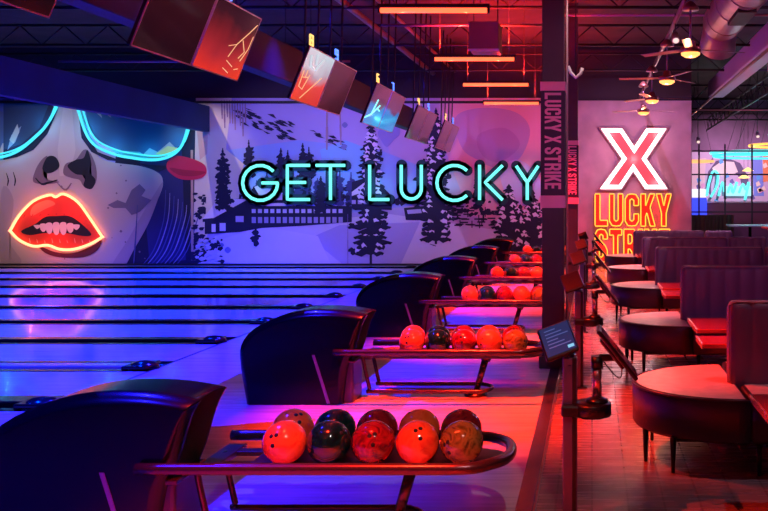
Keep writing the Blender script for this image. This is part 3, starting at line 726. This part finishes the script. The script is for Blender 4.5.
# ================================================================ RED LINE LIGHTS
M_bar = emis('red_line_tube', (1,.085,.03), 3.6); M_hous = mat('line_housing', (.02,.01,.01), .5)
bars = [-.2, 3.3, 6.85, 10.4, 14.0, 17.1, 20.4]
bd = ['first', 'second', 'third', 'fourth']
for i, y in enumerate(bars):
    if i < 3: la = 'red line light overhead, out of view before the visible row'
    else: la = '%s glowing red-orange line light hung over the approach, from the nearest' % bd[i-3]
    t = thing('line_light', la, 'lamp', (-1.87, y, 3.92), 0, 'red line lights over the approach')
    b = N(); tube(b, [(-.63,0,0),(.63,0,0)], .030, 10); obj('tube', b, M_bar, t)
    b = N(); box(b, -.66, .66, -.03, .03, .032, .075, .005); 
    for s in (-.645, .645): box(b, s-.012, s+.012, -.032, .032, -.035, .04, .004)
    obj('housing', b, M_hous, t)
    b = N()
    for s in (-.55, .55): cyl(b, (s,0,.075), (s,0,1.68), .004, n=5)
    obj('wire', b, mat('wire_grey', (.2,.1,.1), .5), t)
    for s in (-.4, .4):
        p = spot('tube_light', (s+.15, 0, -.06), (s*.2+.15+.32, 0, -1), (1,.022,.006), 4200, 44, 1); p.parent = t
        p = point('tube_light', (s, 0, -.06), (1,.03,.01), 8); p.parent = t
        p = spot('tube_light', (s, 0, .12), (s, 0, 1), (1,.025,.01), 330, 155, .6); p.parent = t

# ================================================================ CEILING STEEL, PIPES, DUCTS
M_steel = mat('ceiling_steel', (.03,.018,.025), .5, .3); M_duct = mat('duct_metal', (.42,.28,.32), .4, .5, var=.15, vscale=4); M_pipe = mat('ceiling_pipe', (.22,.10,.13), .35, .5)
def truss(y=None, x=None, a=0, c=0, z0=4.85, z1=5.25, n=20):
    b = N()
    if x is None:
        f = lambda u, z: (u, y, z)
    else: f = lambda u, z: (x, u, z)
    for z in (z0, z1): tube(b, [f(a, z), f(c, z)], .03, 6)
    for i in range(n):
        u0 = a+(c-a)*i/n; u1 = a+(c-a)*(i+1)/n; tube(b, [f(u0, z0 if i % 2 else z1), f(u1, z1 if i % 2 else z0)], .014, 5)
    return b
for i, y in enumerate((7.5, 11, 14.5, 18, 21.5)):
    tag(obj('roof_truss', truss(y=y, a=-15.3, c=13.5, n=64), M_steel), '%s dark steel truss crossing the ceiling, from the camera' % ORD[i], 'truss', 'steel trusses crossing the ceiling')
for i, y in enumerate((25.5, 29, 32)):
    tag(obj('roof_truss', truss(y=y, a=2.6, c=13.5, n=28, z0=4.6, z1=5.0), M_steel), '%s steel truss over the dining area beyond the sign wall' % ORD[i], 'truss', 'steel trusses over the dining area')
tag(obj('roof_truss', truss(x=4.3, a=8, c=33, n=60, z0=4.3, z1=4.7), M_steel), 'long steel truss running into the dining area beside the duct', 'truss')
for x, z, r, y0, y1, la in ((-4.05,4.9,.06,6,22.4,'long pipe above the screens running toward the mural'),(-3.5,4.95,.035,6,22.4,'thin pipe just beside the long pipe above the screens'),
    (1.22,4.30,.035,6,22.4,'slim track rail carrying the ceiling fans'),(2.95,4.2,.03,8,28,'thin rail between the round duct and the truss'),(-6.2,4.6,.05,5,22.4,'dark pipe high behind the plum header beam')):
    b = N(); tube(b, [(x,y0,z),(x,y1,z)], r, 10); tag(obj('ceiling_pipe', b, M_pipe), la, 'pipe', 'pipes and rails under the ceiling')
for y, z, a, c, la in ((15.8,5.0,-.5,9,'pale cross pipe above the sign wall bulkhead'),(12,4.5,-15,-4.4,'crossing pipe over the lanes before the bulkhead'),(16,4.2,-9.7,-4.4,'lower crossing pipe over the lanes'),(14.2,4.5,-3.4,-.5,'crossing pipe above the red line lights'),(23.2,4.05,2.6,13,'crossing pipe at the dining area entrance')):
    b = N(); tube(b, [(a,y,z),(c,y,z)], .022, 8); tag(obj('ceiling_pipe', b, mat('pale_pipe2', (.40,.22,.27), .35, .5)), la, 'pipe', 'pipes and rails under the ceiling')
t = thing('air_duct', 'large round metal air duct ending above the far booths', 'duct', (2.28, 9, 4.80))
b = N(); tube(b, [(0,0,0),(0,2,0),(0,4,0),(0,6.4,0)], .34, 28)
for k in range(6): tube(b, [(0,.6+k*1.05,0),(0,.64+k*1.05,0)], .35, 28)
obj('body', b, M_duct, t)
b = N(); box(b, -.14, .14, 3.9, 4.9, -.37, -.30, .01); obj('grille', b, mat('grille_dark', (.03,.015,.02), .6), t)
b = N(); tube(b, [(0,6.4,0),(0,6.7,-.10),(0,7.0,-.36)], [.34,.30,.33], 24); obj('elbow', b, M_duct, t)
t = thing('air_duct', 'violet-lit long duct beyond the steel truss over dining area', 'duct', (3.45, 15.5, 4.75))
b = N(); box(b, -.22, .22, 0, 9, -.22, .22, .03); obj('body', b, mat('duct_violet_lit', (.45,.25,.55), .5), t)  # violet light put into the duct's base colour
t = thing('air_conditioner', 'small square unit hung between first and second line lights', 'air conditioner', (-1.60, 13.0, 3.90))
b = N(); box(b, -.22, .22, 0, .5, 0, .42, .01); obj('body', b, mat('unit_red_lit', (.30,.12,.12), .5), t)  # red light on the unit put into its base colour
b = N(); box(b, -.23, .23, -.01, .0, -.02, .015); obj('lower_edge', b, mat('white_plastic', ), t)
b = N(); [cyl(b, (s,.25,.42),(s,.25,1.70), .01, n=6) for s in (-.18,.18)]; obj('hanger_rod', b, M_dark, t)
t = thing('blacklight_batten', 'violet blacklight batten behind the plum header beam', 'lamp', (-4.6, 13.0, 3.96))
b = N(); box(b, -.06, .06, 0, 1.6, 0, .05, .006); [cyl(b, (0,q,.04),(0,q,1.66),.006,n=6) for q in (.2,1.4)]; obj('housing', b, M_dark, t)
b = N(); tube(b, [(0,.05,-.02),(0,1.55,-.02)], .03, 8); obj('tube', b, emis('violet_tube', (.12,.04,1), 1.6), t)

# ceiling fans
M_brass = mat('copper', (.45,.20,.14), .3, .8); M_bulb = emis('warm_lens', (1,.36,.09), 2.4); M_blade = mat('fan_blade', (.30,.16,.17), .35, .3)
fd = ['copper ceiling fan with warm lamp, nearest of the row', 'second copper ceiling fan from the camera, warm lamp lit', 'third copper ceiling fan from the camera, above the white X', 'farthest copper ceiling fan, lowest above the white X']
for i, (px, y) in enumerate(((690.5,11.5),(667,14.2),(652,17.0),(643.5,19.3))):
    X = (px-592)*y/880
    t = thing('ceiling_fan', fd[i], 'ceiling fan', (X, y, 3.60), 0, 'ceiling fans over the concourse')
    b = N(); lathe(b, 0, 0, [(.001,.56),(.11,.56),(.11,.59),(.05,.66),(.02,.68),(.001,.68)], 18); obj('canopy', b, M_brass, t)
    b = N(); cyl(b, (0,0,.12), (0,0,.58), .014, n=10); obj('downrod', b, M_duct, t)
    b = N(); lathe(b, 0, 0, [(.001,.0),(.12,.0),(.14,.03),(.13,.07),(.07,.09),(.06,.15),(.03,.17),(.001,.17)], 24); obj('motor', b, M_brass, t)
    b = N(); lathe(b, 0, 0, [(.001,-.06),(.07,-.055),(.12,-.025),(.125,0),(.001,.002)], 20); obj('lamp_lens', b, M_bulb, t)
    ph = (.35, .9, .2, .5)[i]
    for k in range(3):
        b = N(); a = ph+k*2*PI/3
        vs = box(b, .12, .78, -.055, .055, .045, .053, .003); m4 = Matrix.Rotation(a, 4, 'Z') @ Matrix.Rotation(R(9), 4, 'X')
        for v in b.verts: v.co = m4 @ v.co
        obj('blade', b, M_blade, t)
    p = point('fan_lamp', (0, 0, -.10), (1,.35,.15), 14); p.parent = t
# track spotlights
for i, (x, y, z, la) in enumerate(((1.22,12.9,4.06,'round track spotlight hanging on the fan rail'),(2.95,12.5,3.87,'pale track spotlight on the rail right of the duct, nearer'),(2.95,14.6,3.87,'pale track spotlight on the rail right of the duct, farther'),(4.6,24.5,3.5,'small can spotlight above the dining area, left of two'),(5.2,24.5,3.5,'small can spotlight above the dining area, right of two'),(2.95,24.5,3.35,'small can spotlight close to the sign wall edge'))):
    t = thing('track_spotlight', la, 'spotlight', (x, y, z), 0, 'track spotlights')
    b = N(); cyl(b, (0,0,.05), (0,-.10,-.06), .05, .06, 14); obj('can', b, M_duct, t)
    b = N(); cyl(b, (0,0,.05), (0,0,.35 if i < 3 else 5.62-z), .01, n=6); obj('stem', b, M_steel, t)
    b = N(); cyl(b, (0,-.101,-.061), (0,-.104,-.064), .045, n=14); obj('lens', b, emis('spot_lens', (1,.7,.65), 1.2), t)

# ================================================================ SCORING CONSOLES
M_post = mat('post_plum', (.14,.08,.20), .3, .5); M_blk = mat('console_black', (.008,.005,.008), .3); M_pole = mat('silver_pole', (.55,.35,.38), .22, .9)
M_scr = mat('tablet_screen_blue', (.01,.015,.05), .15, emit=(.012,.04,.16), es=.6)
def console(la, y):
    t = thing('scoring_console', la, 'console', (-.115, y, 0), 0, 'scoring consoles along the platform edge')
    b = N(); box(b, -.038, .038, -.03, .03, 0, .86, .006); box(b, .012, .032, -.034, -.028, 0, .86, .002, 1); obj('post', b, [M_post, M_blk], t)
    b = N(); box(b, -.07, .07, -.06, .06, 0, .012, .003); obj('base_plate', b, M_blk, t)
    # neck to the bowler display
    b = N(); tube(b, [(0,0,.82),(0,0,.86),(-.03,.03,.90),(-.055,.05,.925)], [.036,.036,.030,.026], 8); nk = obj('neck', b, M_post, t)
    ux = Vector((.143,.012,.052)); vy = Vector((.060,-.13,-.120)); uh = ux.normalized(); vh = (vy-uh*vy.dot(uh)).normalized(); nn = uh.cross(vh); 
    if nn.y > 0: nn = -nn
    Mx = Matrix((( uh.x, vh.x, nn.x, -.062),(uh.y, vh.y, nn.y, .0),(uh.z, vh.z, nn.z, .955),(0,0,0,1)))
    b = N(); box(b, -.095, .085, -.105, .105, -.03, 0, .012, M=Mx); d = obj('display_case', b, M_blk, t)
    b = N(); box(b, -.082, .076, -.092, .092, 0, .003, 0, M=Mx); obj('screen', b, M_scr, d)
    b = N()
    for k in range(6): box(b, -.06, .03+.03*((k*7) % 3-1), -.07+k*.022, -.064+k*.022, .003, .0042, M=Mx)
    obj('screen_lines', b, emis('screen_text', (.06,.14,.5), .6), d)
    b = N(); box(b, .035, .068, .062, .080, .003, .0045, M=Mx); obj('screen_button', b, emis('screen_btn', (.15,.6,.9), 1), d)
    # shelf with tablet
    b = N(); lathe(b, 0, 0, [(.001,.555),(.10,.555),(.108,.57),(.108,.615),(.10,.625),(.001,.625)], 8, M=Matrix.Translation((.115,0,0)) @ Matrix.Rotation(R(22.5),4,'Z'))
    box(b, -.045, .12, -.07, .07, .56, .62, .012); obj('shelf', b, M_blk, t)
    b = N(); lathe(b, .141, 0, [(.001,.62),(.06,.62),(.055,.640),(.025,.655),(.001,.655)], 20); obj('pole_base', b, M_blk, t)
    b = N(); cyl(b, (.141,0,.65), (.141,0,.82), .024, n=16); obj('pole', b, M_pole, t)
    b = N(); cyl(b, (.141,0,.80), (.141,0,.865), .032, n=16); box(b, .15, .26, -.02, .02, .84, .875, .008); obj('joint', b, M_blk, t)
    A = Vector((.145,0,1.01)); B = Vector((.345,0,.76)); mid = (A+B)/2; dr = (B-A).normalized(); nr = Vector((dr.z*-1, 0, dr.x)); 
    if nr.z < 0: nr = -nr
    Mt = Matrix(((dr.x,0,nr.x,mid.x),(0,1,0,mid.y),(dr.z,0,nr.z,mid.z),(0,0,0,1)))
    b = N(); box(b, -.16, .16, -.115, .115, -.012, .012, .008, M=Mt); box(b, -.11, .08, -.075, .075, -.032, -.01, .01, M=Mt); d = obj('tablet_case', b, M_blk, t)
    b = N(); box(b, -.145, .145, -.10, .10, .012, .014, M=Mt); obj('screen', b, mat('tablet_glass', (.15,.10,.13), .08), d)
    b = N(); tube(b, smooth_path([(.17,-.03,.85),(.22,-.06,.79),(.26,-.05,.76),(.27,-.02,.80),(.25,0,.84)], 4), .0035, 6); obj('cable', b, M_blk, t)
    return t
c0 = console('black scoring console with lit blue display, nearest the camera', 4.6)
M_off = mat('screen_off', (.02,.012,.02), .2)
for i, y in enumerate((7.9, 11.2, 14.5, 17.8)):
    cc = dup(c0, ['second scoring console from the camera, beside the nearer column', 'third scoring console from the camera along platform edge', 'fourth scoring console from the camera along platform edge', 'farthest scoring console, before the LUCKY STRIKE sign'][i], None, (-.115, y, 0))
    for d in [k for k in bpy.data.objects if k.parent == cc and k.name.startswith('display_case')]:
        for e in [k for k in bpy.data.objects if k.parent == d]: e.material_slots[0].link = 'OBJECT'; e.material_slots[0].material = M_off

# ================================================================ BOOTHS AND TABLES
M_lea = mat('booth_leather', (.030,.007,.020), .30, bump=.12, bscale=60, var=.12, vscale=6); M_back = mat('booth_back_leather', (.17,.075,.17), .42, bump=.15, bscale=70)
M_seat_glare = mat('leather_seat_glare', (.62,.46,.46), .30, bump=.15, bscale=45, var=.15, vscale=14); M_leg = mat('leg_black', (.01,.006,.008), .3, .6)  # seat tops paler: sign wall reflection put into the maroon leather's colour
M_tab = mat('table_red', (.42,.03,.025), .16, coat=.5); M_edge = mat('table_edge', (.75,.45,.40), .25, .6)
def seat_outline(x0, rx, ry, n=28):
    return [(x0-rx*math.sin(PI*i/n), -ry*math.cos(PI*i/n)) for i in range(n+1)]
def back_mesh(x0, x1, th=.075, z0=.44, z1=1.02, y0=0):
    b = N(); nx = int((x1-x0)/.0185); rings = []
    for i in range(nx+1):
        u = i/nx; x = x0+(x1-x0)*u
        ph = ((x-x0) % .148)/.148; rib = .016*(math.sin(PI*ph)**.5 if 0 < ph < 1 else 0)
        e = min(x-x0, x1-x); k = math.sqrt(max(0, 1-(1-min(1, e/.05))**2)); t_ = (th-.016)*max(.25, k)+rib*k; zt = z1-.05*(1-k)
        pr = [(-t_, z0)]+[(-t_, z0+(zt-.06-z0)*q/3) for q in (1,2,3)]+[(-t_*.85, zt-.02),(-t_*.5, zt-.004),(0, zt),(t_*.5, zt-.004),(t_*.85, zt-.02)]+[(t_, zt-.06-(zt-.06-z0)*q/3) for q in (0,1,2,3)]
        rings.append([b.verts.new((x, y0+yy, zz)) for yy, zz in pr])
    for a, c in zip(rings, rings[1:]):
        for j in range(len(a)-1):
            f = b.faces.new((a[j], a[j+1], c[j+1], c[j])); f.smooth = True
    b.faces.new(rings[0]); b.faces.new(rings[-1])
    return b
def slab(b, poly, z0, z1, bev=.02, f_in=None):
    n = len(poly); cx = sum(p[0] for p in poly)/n; cy = sum(p[1] for p in poly)/n
    def ring(k, z):
        s = shrink(poly, k) if k else poly
        return [b.verts.new((x, y, z)) for x, y in s]
    rs = [ring(bev*.6, z0), ring(0, z0+bev*.8), ring(0, z1-bev), ring(bev*.3, z1-bev*.35), ring(bev, z1)]
    for a, c in zip(rs, rs[1:]):
        for j in range(n):
            f = b.faces.new((a[j], a[(j+1) % n], c[(j+1) % n], c[j])); f.smooth = True
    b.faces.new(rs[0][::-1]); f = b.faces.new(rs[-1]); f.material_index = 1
def island(la, y, x1=2.42, second=True):
    t = thing('booth_sofa', la, 'sofa', (0, y, 0), 0, 'booth sofas in a row beside the consoles')
    P_ = seat_outline(.95, .68, .585)
    b = N(); slab(b, P_, .21, .48, .025); re = obj('rounded_seat', b, [M_lea, M_seat_glare], t)
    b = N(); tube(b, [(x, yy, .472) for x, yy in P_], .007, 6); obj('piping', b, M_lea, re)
    b = N(); slab(b, [(.965,-.585),(x1,-.585),(x1,.70),(.965,.70)][::-1], .21, .48, .025); obj('bench_seat', b, [M_lea, M_seat_glare], t)
    b = back_mesh(.89, x1, y0=-.06); br = obj('backrest', b, M_back, t)
    b = N(); tube(b, smooth_path([(.897,-.115,.50),(.895,-.115,.95),(.905,-.115,.995),(.94,-.115,1.012),(1.0,-.115,1.012),(1.1,-.115,1.012),(x1-.15,-.115,1.012),(x1-.05,-.115,1.012)], 4), .006, 6); obj('piping', b, mat('piping', (.40,.16,.24), .3), br)
    b = N(); box(b, .30+.2, x1-.1, -.42, .5, .185, .215, .005); obj('seat_frame', b, M_leg, t)
    for (x, yy) in ((.345,-.20),(.50,-.44),(.42,.30),(1.02,-.50),(1.0,.55),(x1-.1,-.5),(x1-.1,.6)):
        b = N(); cyl(b, (x,yy,.0), (x,yy,.22), .012, .020, 12); obj('leg', b, M_leg, t)
    return t
IY = [5.86, 8.92, 12.5, 15.8, 19.1]
LB = ['maroon booth sofa with rounded seat end, nearest the camera', 'second rounded-end booth sofa from the camera, full-height backrest in view', 'third rounded-end booth sofa from the camera', 'fourth rounded-end booth sofa from the camera', 'farthest rounded-end booth sofa, before the STRIKE letters']
i0 = island(LB[0], IY[0])
for i in range(1, 5): dup(i0, LB[i], None, (0, IY[i], 0))
def flat_sofa(la, x0, x1, y):
    t = thing('booth_sofa', la, 'sofa', (0, y, 0), 0, 'straight booth sofas behind the rounded ones')
    b = N(); slab(b, [(x0,-.585),(x1,-.585),(x1,.70),(x0,.70)][::-1], .21, .48, .025); obj('bench_seat', b, [M_lea, M_seat_glare], t)
    obj('backrest', back_mesh(x0, x1, y0=-.06), M_back, t)
    for (x, yy) in ((x0+.1,-.5),(x0+.1,.6),(x1-.1,-.5),(x1-.1,.6)):
        b = N(); cyl(b, (x,yy,.0), (x,yy,.22), .012, .020, 12); obj('leg', b, M_leg, t)
flat_sofa('straight booth sofa adjoining the third rounded sofa', 2.44, 3.9, 12.5)
flat_sofa('straight booth sofa adjoining the fourth rounded sofa', 2.44, 3.12, 15.8)
flat_sofa('straight booth sofa adjoining the farthest rounded sofa', 2.44, 3.04, 19.1)
def table(la, xa, y0, y1):
    t = thing('low_table', la, 'table', (0, (y0+y1)/2, 0), 0, 'red tables between the booth sofas'); h = (y1-y0)/2
    b = N(); box(b, xa, 2.35, -h, h, .565, .60, .006); obj('tabletop', b, M_tab, t)
    b = N(); box(b, xa-.008, xa, -h, h, .562, .603, .002); obj('edge_band', b, M_edge, t)
    for x in (xa+.35, 2.0):
        b = N(); cyl(b, (x,0,.02), (x,0,.565), .03, n=12); lathe(b, x, 0, [(.001,0),(.2,0),(.2,.012),(.04,.03),(.001,.03)], 20); obj('pedestal', b, M_leg, t)
table('red low table in front of the nearest sofa, at frame edge', .885, 4.2, 4.9)
table('red table nearer of two between first and second sofas', .83, 6.6+.0, 7.0)
table('red table farther of two between first and second sofas', .88, 7.35, 8.05)
table('red table nearer of two between second and third sofas', .83, 9.95, 10.5)
table('red table farther of two between second and third sofas', .86, 10.75, 11.5)
table('small red table between third and fourth sofas', .88, 13.6, 14.4)
table('small red table between fourth and farthest sofas', .88, 16.9, 17.7)

# ================================================================ DINING AREA BEYOND THE SIGN WALL
YD = 33.9; KD = YD/880
def dx(px): return (px-592)*KD
def dz(py): return 1.68-(py-200)*KD
dm = N(); dp = []; DP = {}
def D(layer, col, pts):
    if col not in DP: DP[col] = len(dp); dp.append(mat('dining_paint_%d' % len(dp), col, .7))
    f = dm.faces.new([dm.verts.new((dx(x), YD-.004*layer, dz(y))) for x, y in pts]); f.material_index = DP[col]
D(0, (.55,.38,.55), [(688,152),(780,152),(780,214),(688,214)])
D(1, (.70,.48,.52), [(688,160),(706,158),(704,196),(688,198)])
D(1, (.12,.07,.16), [(706,190),(708,172),(716,161),(728,158),(740,163),(748,176),(750,196),(744,196),(740,178),(728,166),(716,170),(711,184),(711,196)])
D(2, (.80,.62,.60), [(712,168),(722,161),(734,162),(738,172),(728,176),(716,176)])
D(1, (.75,.20,.08), [(763,152),(780,152),(780,180),(763,182)])
D(1, (.18,.22,.65), [(752,160),(762,156),(764,196),(754,196)])
for i in range(18):
    x = random.uniform(690, 766); y = random.uniform(160, 200); D(3, random.choice([(.1,.35,.7),(.7,.3,.5),(.15,.1,.3),(.8,.6,.5)]), [(x,y),(x+3,y-2),(x+5,y+2),(x+1,y+4)])
tag(obj('wall_mural', dm, dp), 'colourful far mural behind the dining area glazing', 'mural')
spot('far_mural_spot', (5.5, 30.2, 4.2), (5.4, 33.9, 2.2), (.95,.65,.9), 900, 90, .8)
b = N()
for ln in ([(706,196),(708,184),(712,172),(717,174),(716,186),(710,197)],[(718,196),(722,182),(724,192)],[(727,193),(730,184),(732,193),(736,182)],[(738,193),(742,184),(745,190),(748,182),(744,200)]):
    tube(b, smooth_path([(dx(x), YD-.2, dz(y)) for x, y in ln], 4), .05, 6)
tag(obj('neon_script', b, emis('cyan_script', (.1,.8,.85), 1.6)), 'cyan neon script on the far dining area mural', 'neon light')
b = N(); box(b, dx(724), dx(752), YD-.15, YD-.05, dz(196), dz(186), .01)
tag(obj('light_panel', b, emis('ice_panel', (.35,.75,.85), 1.3)), 'pale cyan lit panel behind the far dining counter', 'light panel')
M_mul = mat('mullion_black', (.015,.01,.02), .5)
t = N(); ym = 24.0; km = ym/880
for x in (691, 699, 725, 752, 779, 806): box(t, (x-592)*km-.02, (x-592)*km+.02, ym-.03, ym+.03, 1.0, 3.2)
for y in (151, 174.5, 212): z = 1.68-(y-200)*km; box(t, (690-592)*km, 6.2, ym-.025, ym+.025, z-.02, z+.02)
struct('window_1', t, M_mul)
b = N(); box(b, (690-592)*km, 6.2, ym-.03, ym+.03, 0, .98); struct('wall_low', b, mat('low_wall_plum', (.10,.04,.09), .6))
# ring lights
for (cx, z, y, r, col, la) in ((5.15,2.98,26,1.55,(.05,.55,.9),'blue ring light, lowest of the hanging rings'),(4.9,3.12,27,1.25,(.08,.7,.7),'teal ring light just above the blue ring'),(5.7,3.32,26.5,.95,(1,.5,.08),'amber ring light hanging beside the teal rings'),(6.0,3.62,26,.75,(.1,.75,.7),'teal ring light, topmost of the hanging rings'),(3.4,2.95,29,.6,(1,.35,.12),'small orange ring light close to the sign wall')):
    t = thing('ring_light', la, 'lamp', (cx, y, z), 0, 'coloured ring lights in the dining area')
    b = N(); tube(b, [(r*math.cos(2*PI*i/48), r*math.sin(2*PI*i/48), 0) for i in range(48)], .04, 6, True); obj('ring', b, emis('ring_%d' % int(z*100), col, 1.8), t)
    b = N(); [cyl(b, (r*math.cos(a), r*math.sin(a), 0), (0,0,5.6-z), .006, n=5) for a in (0, 2.1, 4.2)]; obj('wire', b, M_steel, t)
    point('ring_glow', (cx, y, z-.3), col, 40)
# pendant
for x, z, la in ((748,171,'lit amber pendant lamp, upper of two before the far mural'),(744,178,'lit amber pendant lamp, lower of two before the far mural')):
    k = 30/880; t = thing('pendant_lamp', la, 'lamp', ((x-592)*k, 30, 1.68+(200-z)*k), 0, 'pendant lamps in the dining area')
    b = N(); lathe(b, 0, 0, [(.03,.12),(.18,.02),(.20,0),(.001,-.02)], 16); obj('shade', b, emis('amber_shade', (1,.6,.2), 2.2), t)
    b = N(); cyl(b, (0,0,.1),(0,0,5.62-1.68-(200-z)*k), .006, n=5); obj('cord', b, M_steel, t)
# far counter, lights, furniture
def dbox(name, la, cat, px0, px1, py0, py1, y, dep, m_, bev=.01):
    k = y/880; b = N(); box(b, (px0-592)*k, (px1-592)*k, y, y+dep, max(0, 1.68-(py1-200)*k), 1.68-(py0-200)*k, bev); return tag(obj(name, b, m_), la, cat)
t = thing('bar_counter', 'plum bar counter with lit fascia in dining area', 'counter', (0,31,0))
k = 31/880
b = N(); box(b, (700-592)*k, (772-592)*k, 0, .5, 0, 1.68-(203-200)*k, .01); obj('body', b, mat('counter_plum', (.22,.03,.12), .4), t)
b = N(); box(b, (698-592)*k, (774-592)*k, -.05, .55, 1.68-(203-200)*k, 1.68-(201.5-200)*k, .01); obj('countertop', b, mat('counter_top', (.6,.4,.7), .3), t)
dbox('light_panel', 'bright white lit panel beside the sign wall', 'light panel', 691, 706, 189, 197.5, 33.8, .2, emis('white_panel', (.8,.75,1), 1.3))
dbox('light_panel', 'deep blue lit panel beside the sign wall', 'light panel', 690, 707, 198, 244, 30.8, .1, emis('blue_panel', (.03,.05,1), 1.6))
#dbox('light_panel', 'small white lamp strip within the blue panel', 'light panel', 695, 704, 201.5, 204, 30.76, .04, emis('white_panel2', (.8,.8,1), 1.8))
m_cur = wood_mat('curtain_stripes', (.75,.45,.35), (.35,.55,.45), .6, .12, 3, (.5,.2,.5))
cb = N(); kk = 23.4/880; n = 60; top = []; bot = []
for i in range(n+1):
    x = (690-592)*kk+((734-690)*kk)*i/n; yy = 23.45+.04*math.sin(i*1.25); top.append(cb.verts.new((x, yy, 1.68-15*kk))); bot.append(cb.verts.new((x, yy, 0.0)))
for i in range(n): f = cb.faces.new((top[i], top[i+1], bot[i+1], bot[i])); f.smooth = True
bmesh.ops.solidify(cb, geom=cb.faces[:], thickness=.01)
tag(obj('striped_curtain', cb, m_cur), 'multicoloured pleated drape below the glazing by the sign wall', 'curtain')
point('drape_glow', (3.4, 22.6, 2.2), (1,.6,.6), 12)
t = thing('dining_table', 'teal-topped table behind the farthest booth sofas', 'table', (3.95, 22.0, 0))
b = N(); box(b, -.55, .55, -.4, .4, 1.02, 1.06, .01); obj('tabletop', b, mat('teal_top', (.25,.65,.6), .3), t)
b = N(); cyl(b, (0,0,0),(0,0,1.02), .04); obj('pedestal', b, M_leg, t)
t = thing('dining_table', 'red high table with slanted legs at frame edge', 'table', (4.35, 20.3, 0))
b = N(); box(b, -.38, .6, -.35, .35, 1.02, 1.06, .01); obj('tabletop', b, mat('red_top', (.7,.04,.05), .3), t)
for s in (-1, 1):
    b = N(); cyl(b, (-.3*s,0,1.02), (.35*s,0,0), .02, n=8); obj('leg', b, mat('pale_leg', (.6,.35,.4), .4), t)
point('dining_glow', (4.4, 21, 2.6), (1,.4,.6), 30)
